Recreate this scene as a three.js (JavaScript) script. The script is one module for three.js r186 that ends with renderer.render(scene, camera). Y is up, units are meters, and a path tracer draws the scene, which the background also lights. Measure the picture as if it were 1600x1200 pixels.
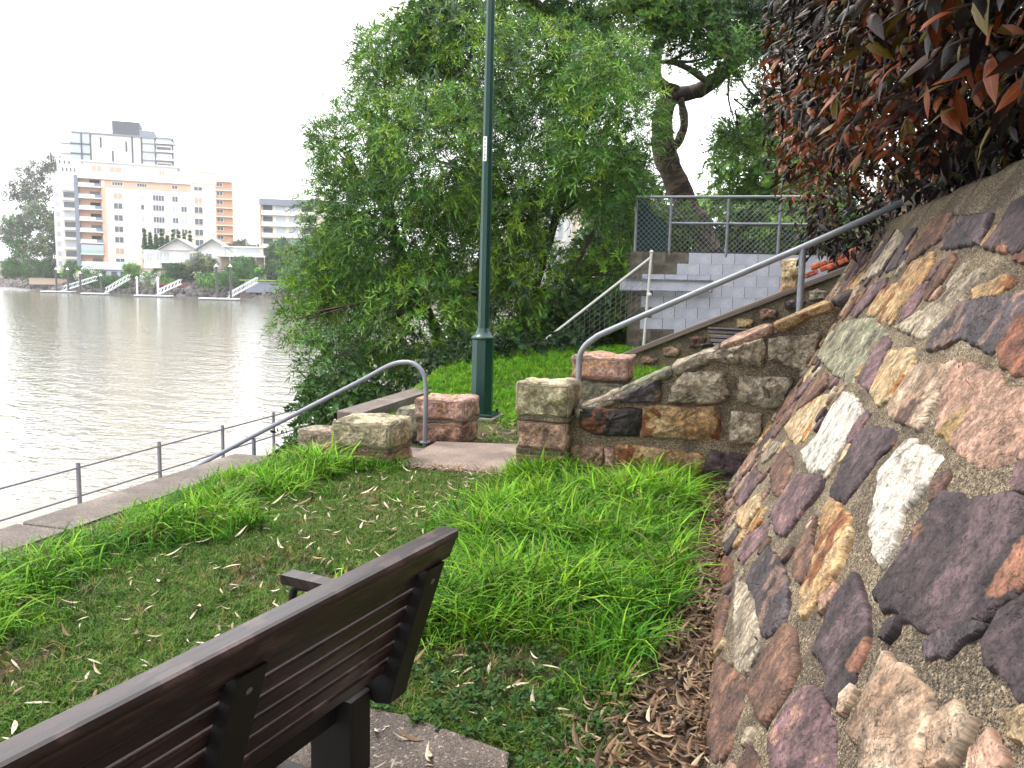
import * as THREE from 'three';
import { mergeGeometries, mergeVertices } from 'three/addons/utils/BufferGeometryUtils.js';

// ---------------------------------------------------------------- camera, sky, sun, exposure
const scene = new THREE.Scene();
const YAW = THREE.MathUtils.degToRad(15.8);
const camera = new THREE.PerspectiveCamera(51.28, 1024 / 768, 0.05, 3000);
camera.position.set(0, 1.65, 0);
camera.rotation.order = 'YXZ';
camera.rotation.set(THREE.MathUtils.degToRad(-6.98), YAW, THREE.MathUtils.degToRad(1.2));

const SKY_W = 256, SKY_H = 128, SKY_L = 1.55;
const skyData = new Float32Array(SKY_W * SKY_H * 4);
for (let j = 0; j < SKY_H; j++) for (let i = 0; i < SKY_W; i++) {
  const el = ((j + 0.5) / SKY_H - 0.5) * Math.PI;                 // overcast: a little brighter towards the zenith
  const up = Math.max(0, Math.sin(el));
  const a = (i / SKY_W) * Math.PI * 2;
  const cloud = 1 + 0.03 * Math.sin(a * 3 + 1.3 + 4 * up) * Math.cos(el * 5 + 0.7) + 0.02 * Math.sin(a * 7 + el * 9);
  const l = SKY_L * (0.86 + 0.3 * up) * cloud;
  skyData.set([l * 0.99, l, l * 1.015, 1], (j * SKY_W + i) * 4);
}
const sky = new THREE.DataTexture(skyData, SKY_W, SKY_H, THREE.RGBAFormat, THREE.FloatType);
sky.mapping = THREE.EquirectangularReflectionMapping;
sky.minFilter = sky.magFilter = THREE.LinearFilter;
sky.wrapS = THREE.RepeatWrapping;
sky.needsUpdate = true;
scene.background = sky;
scene.environment = sky;

const sun = new THREE.DirectionalLight(0xfff3e2, 1.5);
sun.position.set(-38, 62, -14);
sun.target.position.set(-2, 0, -8);
sun.castShadow = true;
sun.shadow.radius = 20;
sun.shadow.mapSize.set(2048, 2048);
Object.assign(sun.shadow.camera, { left: -60, right: 60, top: 60, bottom: -60, near: 1, far: 220 });
scene.add(sun, sun.target);

const renderer = new THREE.WebGLRenderer({ antialias: true });
renderer.setSize(1024, 768);
renderer.toneMapping = THREE.LinearToneMapping;
renderer.toneMappingExposure = 2.1;
renderer.shadowMap.enabled = true;
renderer.shadowMap.type = THREE.PCFSoftShadowMap;

// ---------------------------------------------------------------- helpers
function rng(seed) { let a = seed >>> 0; return () => { a = (a + 0x6d2b79f5) | 0; let t = Math.imul(a ^ (a >>> 15), 1 | a); t = (t + Math.imul(t ^ (t >>> 7), 61 | t)) ^ t; return ((t ^ (t >>> 14)) >>> 0) / 4294967296; }; }
const PERM = new Uint8Array(512); { const r = rng(77); const p = [...Array(256).keys()]; for (let i = 255; i > 0; i--) { const j = Math.floor(r() * (i + 1)); [p[i], p[j]] = [p[j], p[i]]; } for (let i = 0; i < 512; i++) PERM[i] = p[i & 255]; }
const fade = t => t * t * t * (t * (t * 6 - 15) + 10);
function vnoise(x, y, px = 256, py = 256, s = 0) {                 // value noise, -1..1, repeats after px, py
  const xi = Math.floor(x), yi = Math.floor(y), fx = fade(x - xi), fy = fade(y - yi);
  const m = (a, n) => ((a % n) + n) % n;
  const x0 = m(xi, px), x1 = m(xi + 1, px), y0 = m(yi, py), y1 = m(yi + 1, py);
  const h = (a, b) => PERM[(PERM[(a + s * 31) & 255] + b + s * 17) & 255] / 127.5 - 1;
  const a = h(x0, y0), b = h(x1, y0), c = h(x0, y1), d = h(x1, y1);
  return a + (b - a) * fx + (c - a) * fy + (a - b - c + d) * fx * fy;
}
function fbm(x, y, oct, px = 256, py = 256, s = 0) { let v = 0, a = 0.5, n = 0; for (let o = 0; o < oct; o++) { v += a * vnoise(x, y, px, py, s + o); n += a; a *= 0.55; x *= 2; y *= 2; px *= 2; py *= 2; } return v / n; }
function noise3(x, y, z, s = 0) { return (vnoise(x + z * 0.7, y - z * 0.4, 256, 256, s) + vnoise(y + 17.3 - x * 0.3, z + 5.1, 256, 256, s + 3) + vnoise(z - 8.2 + y * 0.2, x + 31.7, 256, 256, s + 5)) / 3; }
const clamp = (v, a = 0, b = 1) => Math.min(b, Math.max(a, v));
const smooth = (a, b, v) => { const t = clamp((v - a) / (b - a)); return t * t * (3 - 2 * t); };
const mix = (a, b, t) => a + (b - a) * t;
const mixC = (a, b, t) => [mix(a[0], b[0], t), mix(a[1], b[1], t), mix(a[2], b[2], t)];

function texture(size, fn, srgb = true) {                           // fn(u, v) in 0..1 gives [r, g, b] 0..255, or a number 0..1
  const d = new Uint8Array(size * size * 4);
  for (let j = 0; j < size; j++) for (let i = 0; i < size; i++) {
    const c = fn(i / size, j / size), k = (j * size + i) * 4;
    if (typeof c === 'number') d[k] = d[k + 1] = d[k + 2] = clamp(c) * 255; else { d[k] = clamp(c[0], 0, 255); d[k + 1] = clamp(c[1], 0, 255); d[k + 2] = clamp(c[2], 0, 255); }
    d[k + 3] = 255;
  }
  const t = new THREE.DataTexture(d, size, size);
  t.wrapS = t.wrapT = THREE.RepeatWrapping; t.magFilter = THREE.LinearFilter; t.minFilter = THREE.LinearMipmapLinearFilter; t.generateMipmaps = true;
  if (srgb) t.colorSpace = THREE.SRGBColorSpace;
  t.needsUpdate = true;
  return t;
}
function tiled(t, metres) { const c = t.clone(); c.repeat.set(1 / metres, 1 / metres); c.needsUpdate = true; return c; }
const std = (o) => new THREE.MeshStandardMaterial({ side: THREE.DoubleSide, roughness: 0.9, ...o });

const taken = new Map();
function numbered(name) { const n = taken.get(name) ?? 0; taken.set(name, n + 1); return n ? `${name}_${String(n).padStart(3, '0')}` : name; }
function shade(o) { o.traverse(c => { if (c.isMesh) { c.castShadow = c.receiveShadow = true; } }); return o; }
function thing(name, label, category, pos = [0, 0, 0], turn = 0, group, kind) {
  const o = new THREE.Group(); o.name = numbered(name); o.position.set(...pos); o.rotation.y = turn; scene.add(o);
  o.userData = { label, category }; if (group) o.userData.group = group; if (kind) o.userData.kind = kind;
  return o;
}
function solo(name, geo, mat, label, category, kind, group) {
  const o = new THREE.Mesh(geo, mat); o.name = numbered(name); scene.add(o); o.castShadow = o.receiveShadow = true;
  o.userData = { label, category }; if (kind) o.userData.kind = kind; if (group) o.userData.group = group;
  return o;
}
function part(name, geo, mat, parent, label) {
  const o = new THREE.Mesh(Array.isArray(geo) ? mergeGeometries(geo.map(g => plain(g))) : geo, mat); o.name = name; o.castShadow = o.receiveShadow = true; parent.add(o);
  if (label) o.userData.label = label;
  return o;
}
function plain(g) { const n = g.index ? g.toNonIndexed() : g; for (const k of Object.keys(n.attributes)) if (!['position', 'normal', 'uv'].includes(k)) n.deleteAttribute(k); return n; }
function stuff(o) { o.userData.kind = 'stuff'; return o; }
function box(w, h, d, x = 0, y = 0, z = 0, ry = 0) {                // centre at x, y, z; uv in metres
  const g = new THREE.BoxGeometry(w, h, d); const p = g.attributes.position, n = g.attributes.normal, uv = g.attributes.uv;
  for (let i = 0; i < p.count; i++) { const ax = Math.abs(n.getX(i)), ay = Math.abs(n.getY(i)); if (ax > 0.5) uv.setXY(i, p.getZ(i) + x, p.getY(i) + y); else if (ay > 0.5) uv.setXY(i, p.getX(i) + x, p.getZ(i) + z); else uv.setXY(i, p.getX(i) + x, p.getY(i) + y); }
  if (ry) g.rotateY(ry); g.translate(x, y, z); return g;
}
function span(x0, x1, y0, y1, z0, z1) { return box(x1 - x0, y1 - y0, z1 - z0, (x0 + x1) / 2, (y0 + y1) / 2, (z0 + z1) / 2); }
function rounded(w, h, d, r, x = 0, y = 0, z = 0) {                 // bevelled box
  const s = new THREE.Shape(); const a = w / 2 - r, b = h / 2 - r;
  s.moveTo(-a, -b); s.lineTo(a, -b); s.lineTo(a, b); s.lineTo(-a, b); s.closePath();
  const g = new THREE.ExtrudeGeometry(s, { depth: Math.max(0.0005, d - 2 * r), bevelEnabled: true, bevelThickness: r, bevelSize: r, bevelSegments: 2, curveSegments: 2 });
  g.translate(0, 0, -(d - 2 * r) / 2); g.translate(x, y, z); return g;
}
function tube(points, r, seg = 24, rad = 10, closed = false) { return new THREE.TubeGeometry(new THREE.CatmullRomCurve3(points.map(p => new THREE.Vector3(...p)), closed, 'catmullrom', 0.5), seg, r, rad, closed); }
function bar(a, b, r, rad = 8) { return new THREE.TubeGeometry(new THREE.LineCurve3(new THREE.Vector3(...a), new THREE.Vector3(...b)), 1, r, rad); }
function beam(a, b, w, h) {                                         // rectangular bar from a to b
  const A = new THREE.Vector3(...a), B = new THREE.Vector3(...b), l = A.distanceTo(B); const g = new THREE.BoxGeometry(w, h, l);
  const m = new THREE.Matrix4().lookAt(A, B, Math.abs(B.clone().sub(A).normalize().y) > 0.98 ? new THREE.Vector3(1, 0, 0) : new THREE.Vector3(0, 1, 0)); m.setPosition(A.clone().lerp(B, 0.5)); g.applyMatrix4(m); return g;
}
function limb(points, r0, r1, rad = 8, seg = 20, wob = 0.15, seed = 1) {   // tapered, slightly lumpy branch
  const c = new THREE.CatmullRomCurve3(points.map(p => new THREE.Vector3(...p))); const fr = c.computeFrenetFrames(seg, false);
  const pos = [], uv = [], idx = [];
  for (let i = 0; i <= seg; i++) { const t = i / seg, P = c.getPointAt(t); for (let k = 0; k <= rad; k++) { const a = (k % rad) / rad * Math.PI * 2; const rr = mix(r0, r1, Math.pow(t, 0.8)) * (1 + wob * vnoise(i * 0.6 + seed * 7, (k % rad) * 0.9 + seed, 256, 256, 4)); const n = fr.normals[i], b = fr.binormals[i]; pos.push(P.x + (n.x * Math.cos(a) + b.x * Math.sin(a)) * rr, P.y + (n.y * Math.cos(a) + b.y * Math.sin(a)) * rr, P.z + (n.z * Math.cos(a) + b.z * Math.sin(a)) * rr); uv.push(k / rad * 0.5, t * c.getLength()); } }
  for (let i = 0; i < seg; i++) for (let k = 0; k < rad; k++) { const a = i * (rad + 1) + k, b = a + rad + 1; idx.push(a, b, a + 1, b, b + 1, a + 1); }
  const g = new THREE.BufferGeometry(); g.setAttribute('position', new THREE.Float32BufferAttribute(pos, 3)); g.setAttribute('uv', new THREE.Float32BufferAttribute(uv, 2)); g.setIndex(idx); g.computeVertexNormals(); return g;
}
function grid(x0, x1, z0, z1, nx, nz, h) {                          // height sheet, uv in metres
  const pos = [], uv = [], idx = [];
  for (let j = 0; j <= nz; j++) for (let i = 0; i <= nx; i++) { const x = mix(x0, x1, i / nx), z = mix(z0, z1, j / nz); pos.push(x, h(x, z), z); uv.push(x, z); }
  for (let j = 0; j < nz; j++) for (let i = 0; i < nx; i++) { const a = j * (nx + 1) + i, b = a + nx + 1; idx.push(a, b, a + 1, b, b + 1, a + 1); }
  const g = new THREE.BufferGeometry(); g.setAttribute('position', new THREE.Float32BufferAttribute(pos, 3)); g.setAttribute('uv', new THREE.Float32BufferAttribute(uv, 2)); g.setIndex(idx); g.computeVertexNormals();
  if (g.attributes.normal.getY(0) < 0) { g.setIndex(idx.map((_, k) => idx[k - k % 3 + [0, 2, 1][k % 3]])); g.computeVertexNormals(); }
  return g;
}
const M4 = new THREE.Matrix4(), Q = new THREE.Quaternion(), E3 = new THREE.Euler(), V3 = new THREE.Vector3(), S3 = new THREE.Vector3();
function instanced(name, geo, mat, rows, parent, kind = 'stuff') {   // rows: {p:[x,y,z], r:[x,y,z], s, c:[r,g,b]}
  const o = new THREE.InstancedMesh(geo, mat, rows.length); o.name = name; const C = new THREE.Color();
  rows.forEach((w, i) => { E3.set(w.r[0], w.r[1], w.r[2], 'YXZ'); Q.setFromEuler(E3); const s = w.s; S3.set(...(Array.isArray(s) ? s : [s, s, s])); M4.compose(V3.set(...w.p), Q, S3); o.setMatrixAt(i, M4); if (w.c) o.setColorAt(i, C.setRGB(w.c[0], w.c[1], w.c[2])); });
  o.castShadow = o.receiveShadow = true; o.userData.kind = kind; parent.add(o); return o;
}
// far bank frame: lateral and depth from the lookout to a place across the river
const FB = (l, d) => [l * Math.cos(YAW) - d * Math.sin(YAW), -l * Math.sin(YAW) - d * Math.cos(YAW)];
const WALL_STONES = [["dark",[[-4.922,2.358],[-3.975,2.267],[-3.809,2.122],[-4.569,2.149]]],["brown",[[-5.152,2.397],[-4.91,2.365],[-4.78,2.215],[-5.25,2.095],[-5.384,2.179],[-5.413,2.372]]],["darkrust",[[-3.689,2.293],[-3.542,2.303],[-3.198,2.182],[-3.113,2.083],[-3.218,2.054],[-3.64,2.094],[-3.641,2.186]]],["rust",[[-3.181,2.042],[-3.059,2.06],[-2.91,2.02],[-2.993,2.0],[-3.184,2.022]]],["dark",[[-6.051,2.363],[-5.792,2.347],[-5.543,2.071],[-5.854,2.052]]],["pale",[[-6.58,2.396],[-6.152,2.322],[-6.082,2.089],[-6.727,1.987],[-6.571,2.181]]],["ochre",[[-4.627,2.1],[-4.473,1.999],[-4.489,1.851],[-4.639,1.741],[-4.97,1.704],[-5.053,1.93],[-5.041,2.062]]],["purple",[[-5.61,1.98],[-5.512,1.924],[-5.846,1.709],[-6.242,1.707],[-6.049,1.927]]],["ochre",[[-5.164,1.939],[-5.066,1.845],[-5.163,1.732],[-5.466,1.731],[-5.48,1.887]]],["pale",[[-3.578,1.982],[-3.46,1.985],[-3.484,1.907],[-3.499,1.798],[-3.665,1.686],[-4.265,1.697],[-3.941,1.811]]],["dark",[[-3.453,1.836],[-3.233,1.848],[-3.025,1.871],[-2.821,1.891],[-2.699,1.813],[-2.728,1.716],[-2.788,1.682],[-3.147,1.705],[-3.286,1.663],[-3.423,1.635],[-3.484,1.692]]],["ochre",[[-3.411,1.907],[-3.138,1.956],[-2.991,1.929],[-3.058,1.881],[-3.28,1.858]]],["rust",[[-2.693,1.791],[-2.604,1.82],[-2.277,1.674],[-2.369,1.647],[-2.552,1.647],[-2.678,1.698]]],["green",[[-5.971,1.639],[-5.134,1.698],[-4.546,1.645],[-4.68,1.565],[-4.547,1.354],[-5.311,1.333],[-6.281,1.353],[-6.338,1.513]]],["purple",[[-4.512,1.623],[-4.227,1.606],[-3.989,1.382],[-4.407,1.379]]],["cream",[[-4.15,1.562],[-3.72,1.611],[-3.551,1.57],[-3.56,1.521],[-3.53,1.395],[-3.651,1.358],[-3.93,1.376]]],["mottle",[[-3.516,1.55],[-3.01,1.603],[-2.974,1.531],[-2.921,1.381],[-3.239,1.349],[-3.442,1.36]]],["pink",[[-2.956,1.609],[-2.585,1.622],[-2.427,1.595],[-2.202,1.619],[-1.996,1.514],[-2.242,1.396],[-2.397,1.394],[-2.576,1.398],[-2.709,1.412],[-2.879,1.514]]],["white",[[-4.533,1.268],[-4.25,1.286],[-3.873,1.261],[-3.867,1.179],[-3.807,1.115],[-3.814,0.995],[-4.068,0.909],[-4.637,0.891],[-4.491,1.032],[-4.586,1.17]]],["darkrust",[[-3.434,1.271],[-3.147,1.304],[-3.102,1.275],[-3.178,1.184],[-3.156,1.12],[-3.194,1.004],[-3.421,0.961],[-3.551,1.081],[-3.611,1.217]]],["white",[[-2.909,1.311],[-2.73,1.326],[-2.527,1.328],[-2.531,1.286],[-2.499,1.218],[-2.546,1.158],[-2.429,1.083],[-2.427,1.019],[-2.575,1.028],[-2.722,1.061],[-2.822,1.132],[-2.949,1.175],[-2.934,1.253]]],["darkrust",[[-2.316,1.269],[-2.141,1.298],[-2.014,1.353],[-1.849,1.383],[-1.699,1.329],[-1.691,1.232],[-1.746,1.146],[-1.844,1.065],[-1.971,1.023],[-2.105,1.004],[-2.163,0.972],[-2.293,0.963],[-2.318,1.119],[-2.339,1.232]]],["dark",[[-1.859,1.022],[-1.825,1.064],[-1.72,1.142],[-1.682,1.157],[-1.725,1.094],[-1.732,1.043],[-1.807,1.007]]],["purple",[[-2.05,1.442],[-1.994,1.472],[-1.856,1.417],[-1.939,1.393],[-2.013,1.399]]],["darkrust",[[-1.664,1.193],[-1.626,1.265],[-1.529,1.256],[-1.398,1.164],[-1.435,1.127],[-1.511,1.122],[-1.573,1.115],[-1.647,1.133]]],["ochre",[[-3.367,0.933],[-3.04,0.971],[-2.873,0.951],[-2.757,0.866],[-2.705,0.782],[-2.751,0.668],[-2.938,0.677],[-2.91,0.73],[-3.201,0.833],[-3.38,0.872]]],["brown",[[-3.37,0.824],[-3.231,0.785],[-2.978,0.764],[-3.025,0.679],[-3.212,0.648],[-3.373,0.713]]],["purple",[[-4.298,0.801],[-3.762,0.925],[-3.66,0.898],[-3.688,0.771],[-3.711,0.65],[-3.915,0.592],[-4.356,0.546],[-4.4,0.691]]],["brown",[[-5.158,0.744],[-4.646,0.803],[-4.514,0.726],[-4.443,0.645],[-4.69,0.598],[-5.112,0.611]]],["purple",[[-5.785,0.456],[-5.361,0.505],[-5.429,0.258],[-5.83,0.188],[-5.885,0.34]]],["cream",[[-5.023,0.463],[-4.763,0.467],[-4.786,0.303],[-5.155,0.214],[-5.379,0.242]]],["purple",[[-4.254,0.522],[-4.103,0.502],[-4.192,0.288],[-4.394,0.25],[-4.477,0.341]]],["dark",[[-3.832,0.51],[-3.482,0.57],[-3.214,0.603],[-3.01,0.584],[-2.925,0.551],[-2.945,0.481],[-3.053,0.422],[-3.288,0.403],[-3.803,0.332],[-3.902,0.39]]],["pale",[[-4.002,0.229],[-3.802,0.31],[-3.481,0.379],[-3.195,0.4],[-2.94,0.408],[-2.905,0.322],[-3.037,0.26],[-3.312,0.238],[-3.803,0.209]]],["rust",[[-4.742,0.093],[-4.472,0.183],[-4.238,0.176],[-4.364,0.069],[-4.701,0.025]]],["brown",[[-2.838,0.552],[-2.658,0.596],[-2.556,0.578],[-2.458,0.588],[-2.413,0.514],[-2.391,0.422],[-2.461,0.389],[-2.625,0.357],[-2.774,0.32],[-2.833,0.421]]],["darkrust",[[-2.527,0.902],[-2.379,0.906],[-2.254,0.893],[-2.133,0.857],[-2.076,0.792],[-2.063,0.711],[-2.167,0.688],[-2.226,0.711],[-2.414,0.678],[-2.46,0.712],[-2.53,0.786]]],["purple",[[-2.284,0.62],[-2.167,0.67],[-1.975,0.677],[-1.879,0.665],[-1.803,0.635],[-2.046,0.439],[-2.293,0.43],[-2.332,0.507],[-2.313,0.578]]],["brown",[[-3.333,0.108],[-2.921,0.279],[-2.723,0.271],[-2.645,0.207],[-2.629,0.103],[-2.769,0.06],[-3.168,0.049]]],["mottle",[[-1.983,0.904],[-1.864,0.938],[-1.766,0.961],[-1.671,0.962],[-1.634,0.923],[-1.545,0.859],[-1.667,0.745],[-1.798,0.764],[-1.872,0.746],[-1.92,0.819]]],["pink",[[-1.437,1.052],[-1.387,1.051],[-1.358,1.05],[-1.359,1.03],[-1.35,1.0],[-1.41,0.959],[-1.445,1.002]]],["brown",[[-4.189,0.027],[-3.951,0.16],[-3.592,0.095],[-3.541,0.033],[-3.85,-0.011]]],["brown",[[-2.389,0.33],[-2.252,0.361],[-2.171,0.339],[-2.288,0.252],[-2.382,0.273]]],["cream",[[-4.949,1.198],[-4.816,1.097],[-4.813,0.94],[-4.986,0.867],[-5.666,0.835],[-5.523,1.004],[-5.234,1.137]]],["brown",[[-5.52,1.271],[-5.19,1.227],[-5.489,1.059],[-5.717,0.981],[-5.863,1.094],[-5.804,1.196]]],["pale",[[-5.376,0.763],[-5.476,0.68],[-5.671,0.55],[-5.918,0.544],[-5.875,0.675]]],["cream",[[-1.452,1.087],[-1.404,1.126],[-1.305,1.134],[-1.31,1.092],[-1.38,1.081]]]];
const FLANK_STONES = [["black",[[-1.267,0.627],[-0.757,0.647],[-0.785,0.417],[-1.072,0.408],[-1.166,0.412],[-1.262,0.461]]],["ochre",[[-0.726,0.676],[-0.402,0.686],[-0.147,0.696],[-0.13,0.56],[-0.128,0.427],[-0.442,0.431],[-0.727,0.421]]],["pale",[[-0.025,0.667],[0.214,0.667],[0.21,0.552],[0.198,0.425],[-0.027,0.419]]],["pink",[[-1.34,0.293],[-1.074,0.297],[-1.066,0.074],[-1.334,0.069]]],["pink",[[-1.052,0.293],[-0.964,0.294],[-0.961,0.061],[-1.044,0.065]]],["ochre",[[-0.948,0.284],[-0.928,0.335],[-0.595,0.322],[-0.271,0.304],[-0.242,0.242],[-0.271,0.088],[-0.584,0.066],[-0.945,0.057]]],["darkrust",[[-0.17,0.344],[0.134,0.315],[0.064,0.139],[-0.213,0.174]]],["pale",[[-0.415,0.971],[-0.102,0.992],[-0.061,0.796],[-0.149,0.738],[-0.534,0.726],[-0.503,0.85]]],["pale",[[0.025,0.957],[0.41,0.967],[0.356,0.743],[0.25,0.721],[0.025,0.77]]],["dark",[[-1.05,0.706],[-0.75,0.858],[-0.62,0.902],[-0.6,0.807],[-0.638,0.719],[-0.877,0.705]]],["pale",[[-0.288,1.098],[-0.023,1.208],[0.169,1.277],[0.203,1.197],[0.182,1.058],[0.064,1.062]]],["pale",[[0.238,1.274],[0.596,1.328],[0.582,1.177],[0.501,1.042],[0.247,1.112]]],["black",[[-0.167,0.076],[0.037,0.062],[0.03,0.018],[-0.184,0.009]]]];
const RIVER_TREE_LOBES = [[-6.75,5.59,-15.7,1.22],[-5.12,5.75,-14.95,1.07],[-4.13,5.79,-16.54,1.29],[-2.44,4.57,-14.5,0.99],[-6.95,4.18,-14.08,0.93],[-5.45,3.88,-13.86,1.24],[-4.43,3.96,-15.34,1.34],[-2.67,3.63,-14.07,0.86],[-7.64,3.05,-14.63,0.84],[-6.3,2.64,-14.09,1.28],[-5.22,2.48,-15.4,1.36],[-3.75,1.86,-14.62,0.84],[-2.23,1.89,-14.92,0.6],[-8.15,1.66,-14.25,0.66],[-7.54,1.02,-14.97,1.12],[-5.64,0.99,-13.78,1.12],[-4.75,0.95,-15.72,1.12],[-3.22,1.25,-16.04,0.78],[-6.93,0.3,-12.88,0.59],[-6.78,-0.17,-14.13,0.68],[-5.74,0.01,-14.7,0.69],[-7.49,1.8,-14.87,1.11],[-2.32,3.35,-15.55,0.62],[-4.47,0.36,-13.45,0.68],[-6.74,5.88,-14.46,0.57],[-5.69,6.25,-14.74,0.69],[-4.19,3.03,-14.56,0.97],[-7.99,4.32,-14.77,0.37],[-7.89,0.95,-13.09,0.33],[-2.42,5.43,-14.91,0.72],[-3.69,0.53,-14.76,0.61],[-2.69,0.53,-15.38,0.56]];
// ---------------------------------------------------------------- procedural surfaces
// rock: base tones a and b in soft patches, streaks, sharp-edged stains of tone c, small pits
function rockTex(seed, a, b, c, { stain = 0.25, streak = 0.5, pits = 0.5, freq = 5 } = {}) {
  return texture(384, (u, v) => {
    const w = fbm(u * 6, v * 6, 3, 6, 6, seed) * 0.25;
    const n = fbm(u * freq + w, v * freq + w, 5, freq, freq, seed + 2) * 1.5;
    const s = fbm(u * 5 + w * 3, v * 14 + w * 4, 4, 5, 14, seed + 5);
    let t = clamp(0.5 + n * 0.8 + s * streak * 0.5);
    let col = mixC(a, b, t);
    const m = fbm(u * 4 + w, v * 4 - w, 4, 4, 4, seed + 9);
    col = mixC(col, c, smooth(stain > 0 ? 0.42 - stain : 2, 0.52 - stain, m) * 0.9);
    const g = vnoise(u * 190, v * 190, 190, 190, seed + 3) * 0.5 + vnoise(u * 96, v * 96, 96, 96, seed + 4) * 0.5;
    const k = 1 + g * 0.26 + fbm(u * 24, v * 24, 3, 24, 24, seed + 7) * 0.34 + fbm(u * 9, v * 9, 2, 9, 9, seed + 13) * 0.2;
    const p = smooth(0.52, 0.7, fbm(u * 40, v * 40, 2, 40, 40, seed + 11)) * pits;
    return col.map(x => x * k * (1 - 0.6 * p));
  });
}
const rockBump = texture(512, (u, v) => 0.5 + 0.3 * fbm(u * 8, v * 8, 6, 8, 8, 21) + 0.22 * fbm(u * 26, v * 26, 4, 26, 26, 25) + 0.12 * fbm(u * 6, v * 14, 4, 6, 14, 23) - 0.16 * smooth(0.03, 0.0, Math.abs(fbm(u * 7 + 0.5 * fbm(u * 18, v * 18, 3, 18, 18, 30), v * 7, 5, 7, 7, 27))), false);
const grainBump = texture(512, (u, v) => 0.5 + 0.28 * vnoise(u * 170, v * 170, 170, 170, 31) + 0.2 * vnoise(u * 80, v * 80, 80, 80, 32) + 0.3 * fbm(u * 10, v * 10, 4, 10, 10, 33), false);
const ROCK = {};
const rockDefs = {
  dark: [1, [92, 80, 86], [52, 45, 50], [128, 104, 92], { stain: 0.06 }],
  darkrust: [2, [92, 78, 82], [56, 48, 52], [142, 102, 80], { stain: 0.12 }],
  black: [3, [58, 50, 48], [30, 26, 26], [104, 60, 36], { stain: 0.12 }],
  purple: [4, [128, 104, 106], [82, 66, 70], [152, 122, 108], { stain: 0.1 }],
  brown: [5, [156, 122, 104], [104, 80, 74], [176, 136, 98], { stain: 0.1 }],
  rust: [6, [164, 112, 88], [112, 78, 66], [96, 66, 62], { stain: 0.15 }],
  ochre: [7, [222, 196, 152], [184, 148, 104], [150, 94, 58], { stain: 0.14 }],
  cream: [8, [236, 216, 176], [204, 178, 136], [190, 132, 70], { stain: 0.06 }],
  white: [9, [248, 247, 244], [232, 230, 226], [196, 190, 180], { stain: 0.0, streak: 0.2, pits: 0.45 }],
  pale: [10, [216, 206, 186], [172, 162, 144], [120, 108, 98], { stain: 0.1 }],
  pink: [11, [218, 184, 164], [186, 152, 134], [206, 176, 120], { stain: 0.08 }],
  green: [12, [188, 190, 166], [142, 142, 120], [104, 100, 92], { stain: 0.14 }],
  mottle: [13, [224, 208, 186], [176, 150, 128], [104, 80, 72], { stain: 0.24 }],
  redblock: [14, [188, 152, 132], [146, 112, 98], [120, 92, 80], { stain: 0.08 }],
  pinkblock: [15, [206, 174, 160], [168, 134, 122], [186, 146, 112], { stain: 0.08 }],
  mossblock: [16, [198, 188, 160], [152, 142, 118], [126, 120, 92], { stain: 0.14 }],
};
for (const [k, [seed, a, b, c, o]] of Object.entries(rockDefs)) ROCK[k] = std({ color: k === 'white' ? 0xe4e2e0 : /dark|black|purple/.test(k) ? 0xe8e0e0 : /block/.test(k) ? 0xdedad6 : 0xbab4b0, map: tiled(rockTex(seed * 3, a, b, c, o), 0.7), bumpMap: tiled(rockBump, 0.6), bumpScale: 0.028, roughness: k === 'dark' || k === 'black' ? 0.62 : 0.85 });

const mortarTex = texture(1024, (u, v) => {
  const g = vnoise(u * 300, v * 300, 300, 300, 41), g2 = vnoise(u * 150, v * 150, 150, 150, 42), m = fbm(u * 6, v * 6, 5, 6, 6, 43), d = fbm(u * 3, v * 3, 4, 3, 3, 47);
  let c = mixC([208, 192, 166], [166, 150, 130], clamp(0.5 + m * 0.9));
  c = mixC(c, [118, 108, 98], smooth(0.16, 0.4, d) * 0.5);
  const k = 1 + g * 0.34 + g2 * 0.26; const sp = smooth(0.72, 0.85, g2) * 40 - smooth(-0.7, -0.86, g) * 60;
  return c.map(x => x * k + sp);
});
const mMortar = std({ color: 0xbebab4, map: tiled(mortarTex, 1.1), bumpMap: tiled(grainBump, 0.45), bumpScale: 0.022, roughness: 0.95 });
const concTex = texture(512, (u, v) => { const g = vnoise(u * 160, v * 160, 160, 160, 51), m = fbm(u * 5, v * 5, 5, 5, 5, 52), s = smooth(0.2, 0.45, fbm(u * 7, v * 7, 4, 7, 7, 55)); let c = mixC([132, 121, 114], [100, 91, 88], clamp(0.5 + m)); c = mixC(c, [96, 92, 84], s * 0.55); return c.map(x => x * (1 + g * 0.16)); });
const mConc = std({ map: tiled(concTex, 1.3), bumpMap: tiled(grainBump, 0.5), bumpScale: 0.008 });
const slabTex = texture(512, (u, v) => { const g = vnoise(u * 170, v * 170, 170, 170, 61), m = fbm(u * 4, v * 4, 5, 4, 4, 62); return mixC([146, 130, 120], [112, 98, 92], clamp(0.5 + m)).map(x => x * (1 + g * 0.15)); });
const mSlab = std({ map: tiled(slabTex, 1.2), bumpMap: tiled(grainBump, 0.5), bumpScale: 0.006 });
const padTex = texture(512, (u, v) => { const g = vnoise(u * 150, v * 150, 150, 150, 66), g2 = vnoise(u * 80, v * 80, 80, 80, 64), m = fbm(u * 4, v * 4, 5, 4, 4, 65); const c = mixC([128, 116, 108], [92, 84, 80], clamp(0.5 + m)); return c.map(x => x * (1 + g * 0.2) + smooth(0.6, 0.85, g2) * 60); });
const mPad = std({ map: tiled(padTex, 0.9), bumpMap: tiled(grainBump, 0.4), bumpScale: 0.012 });
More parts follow.
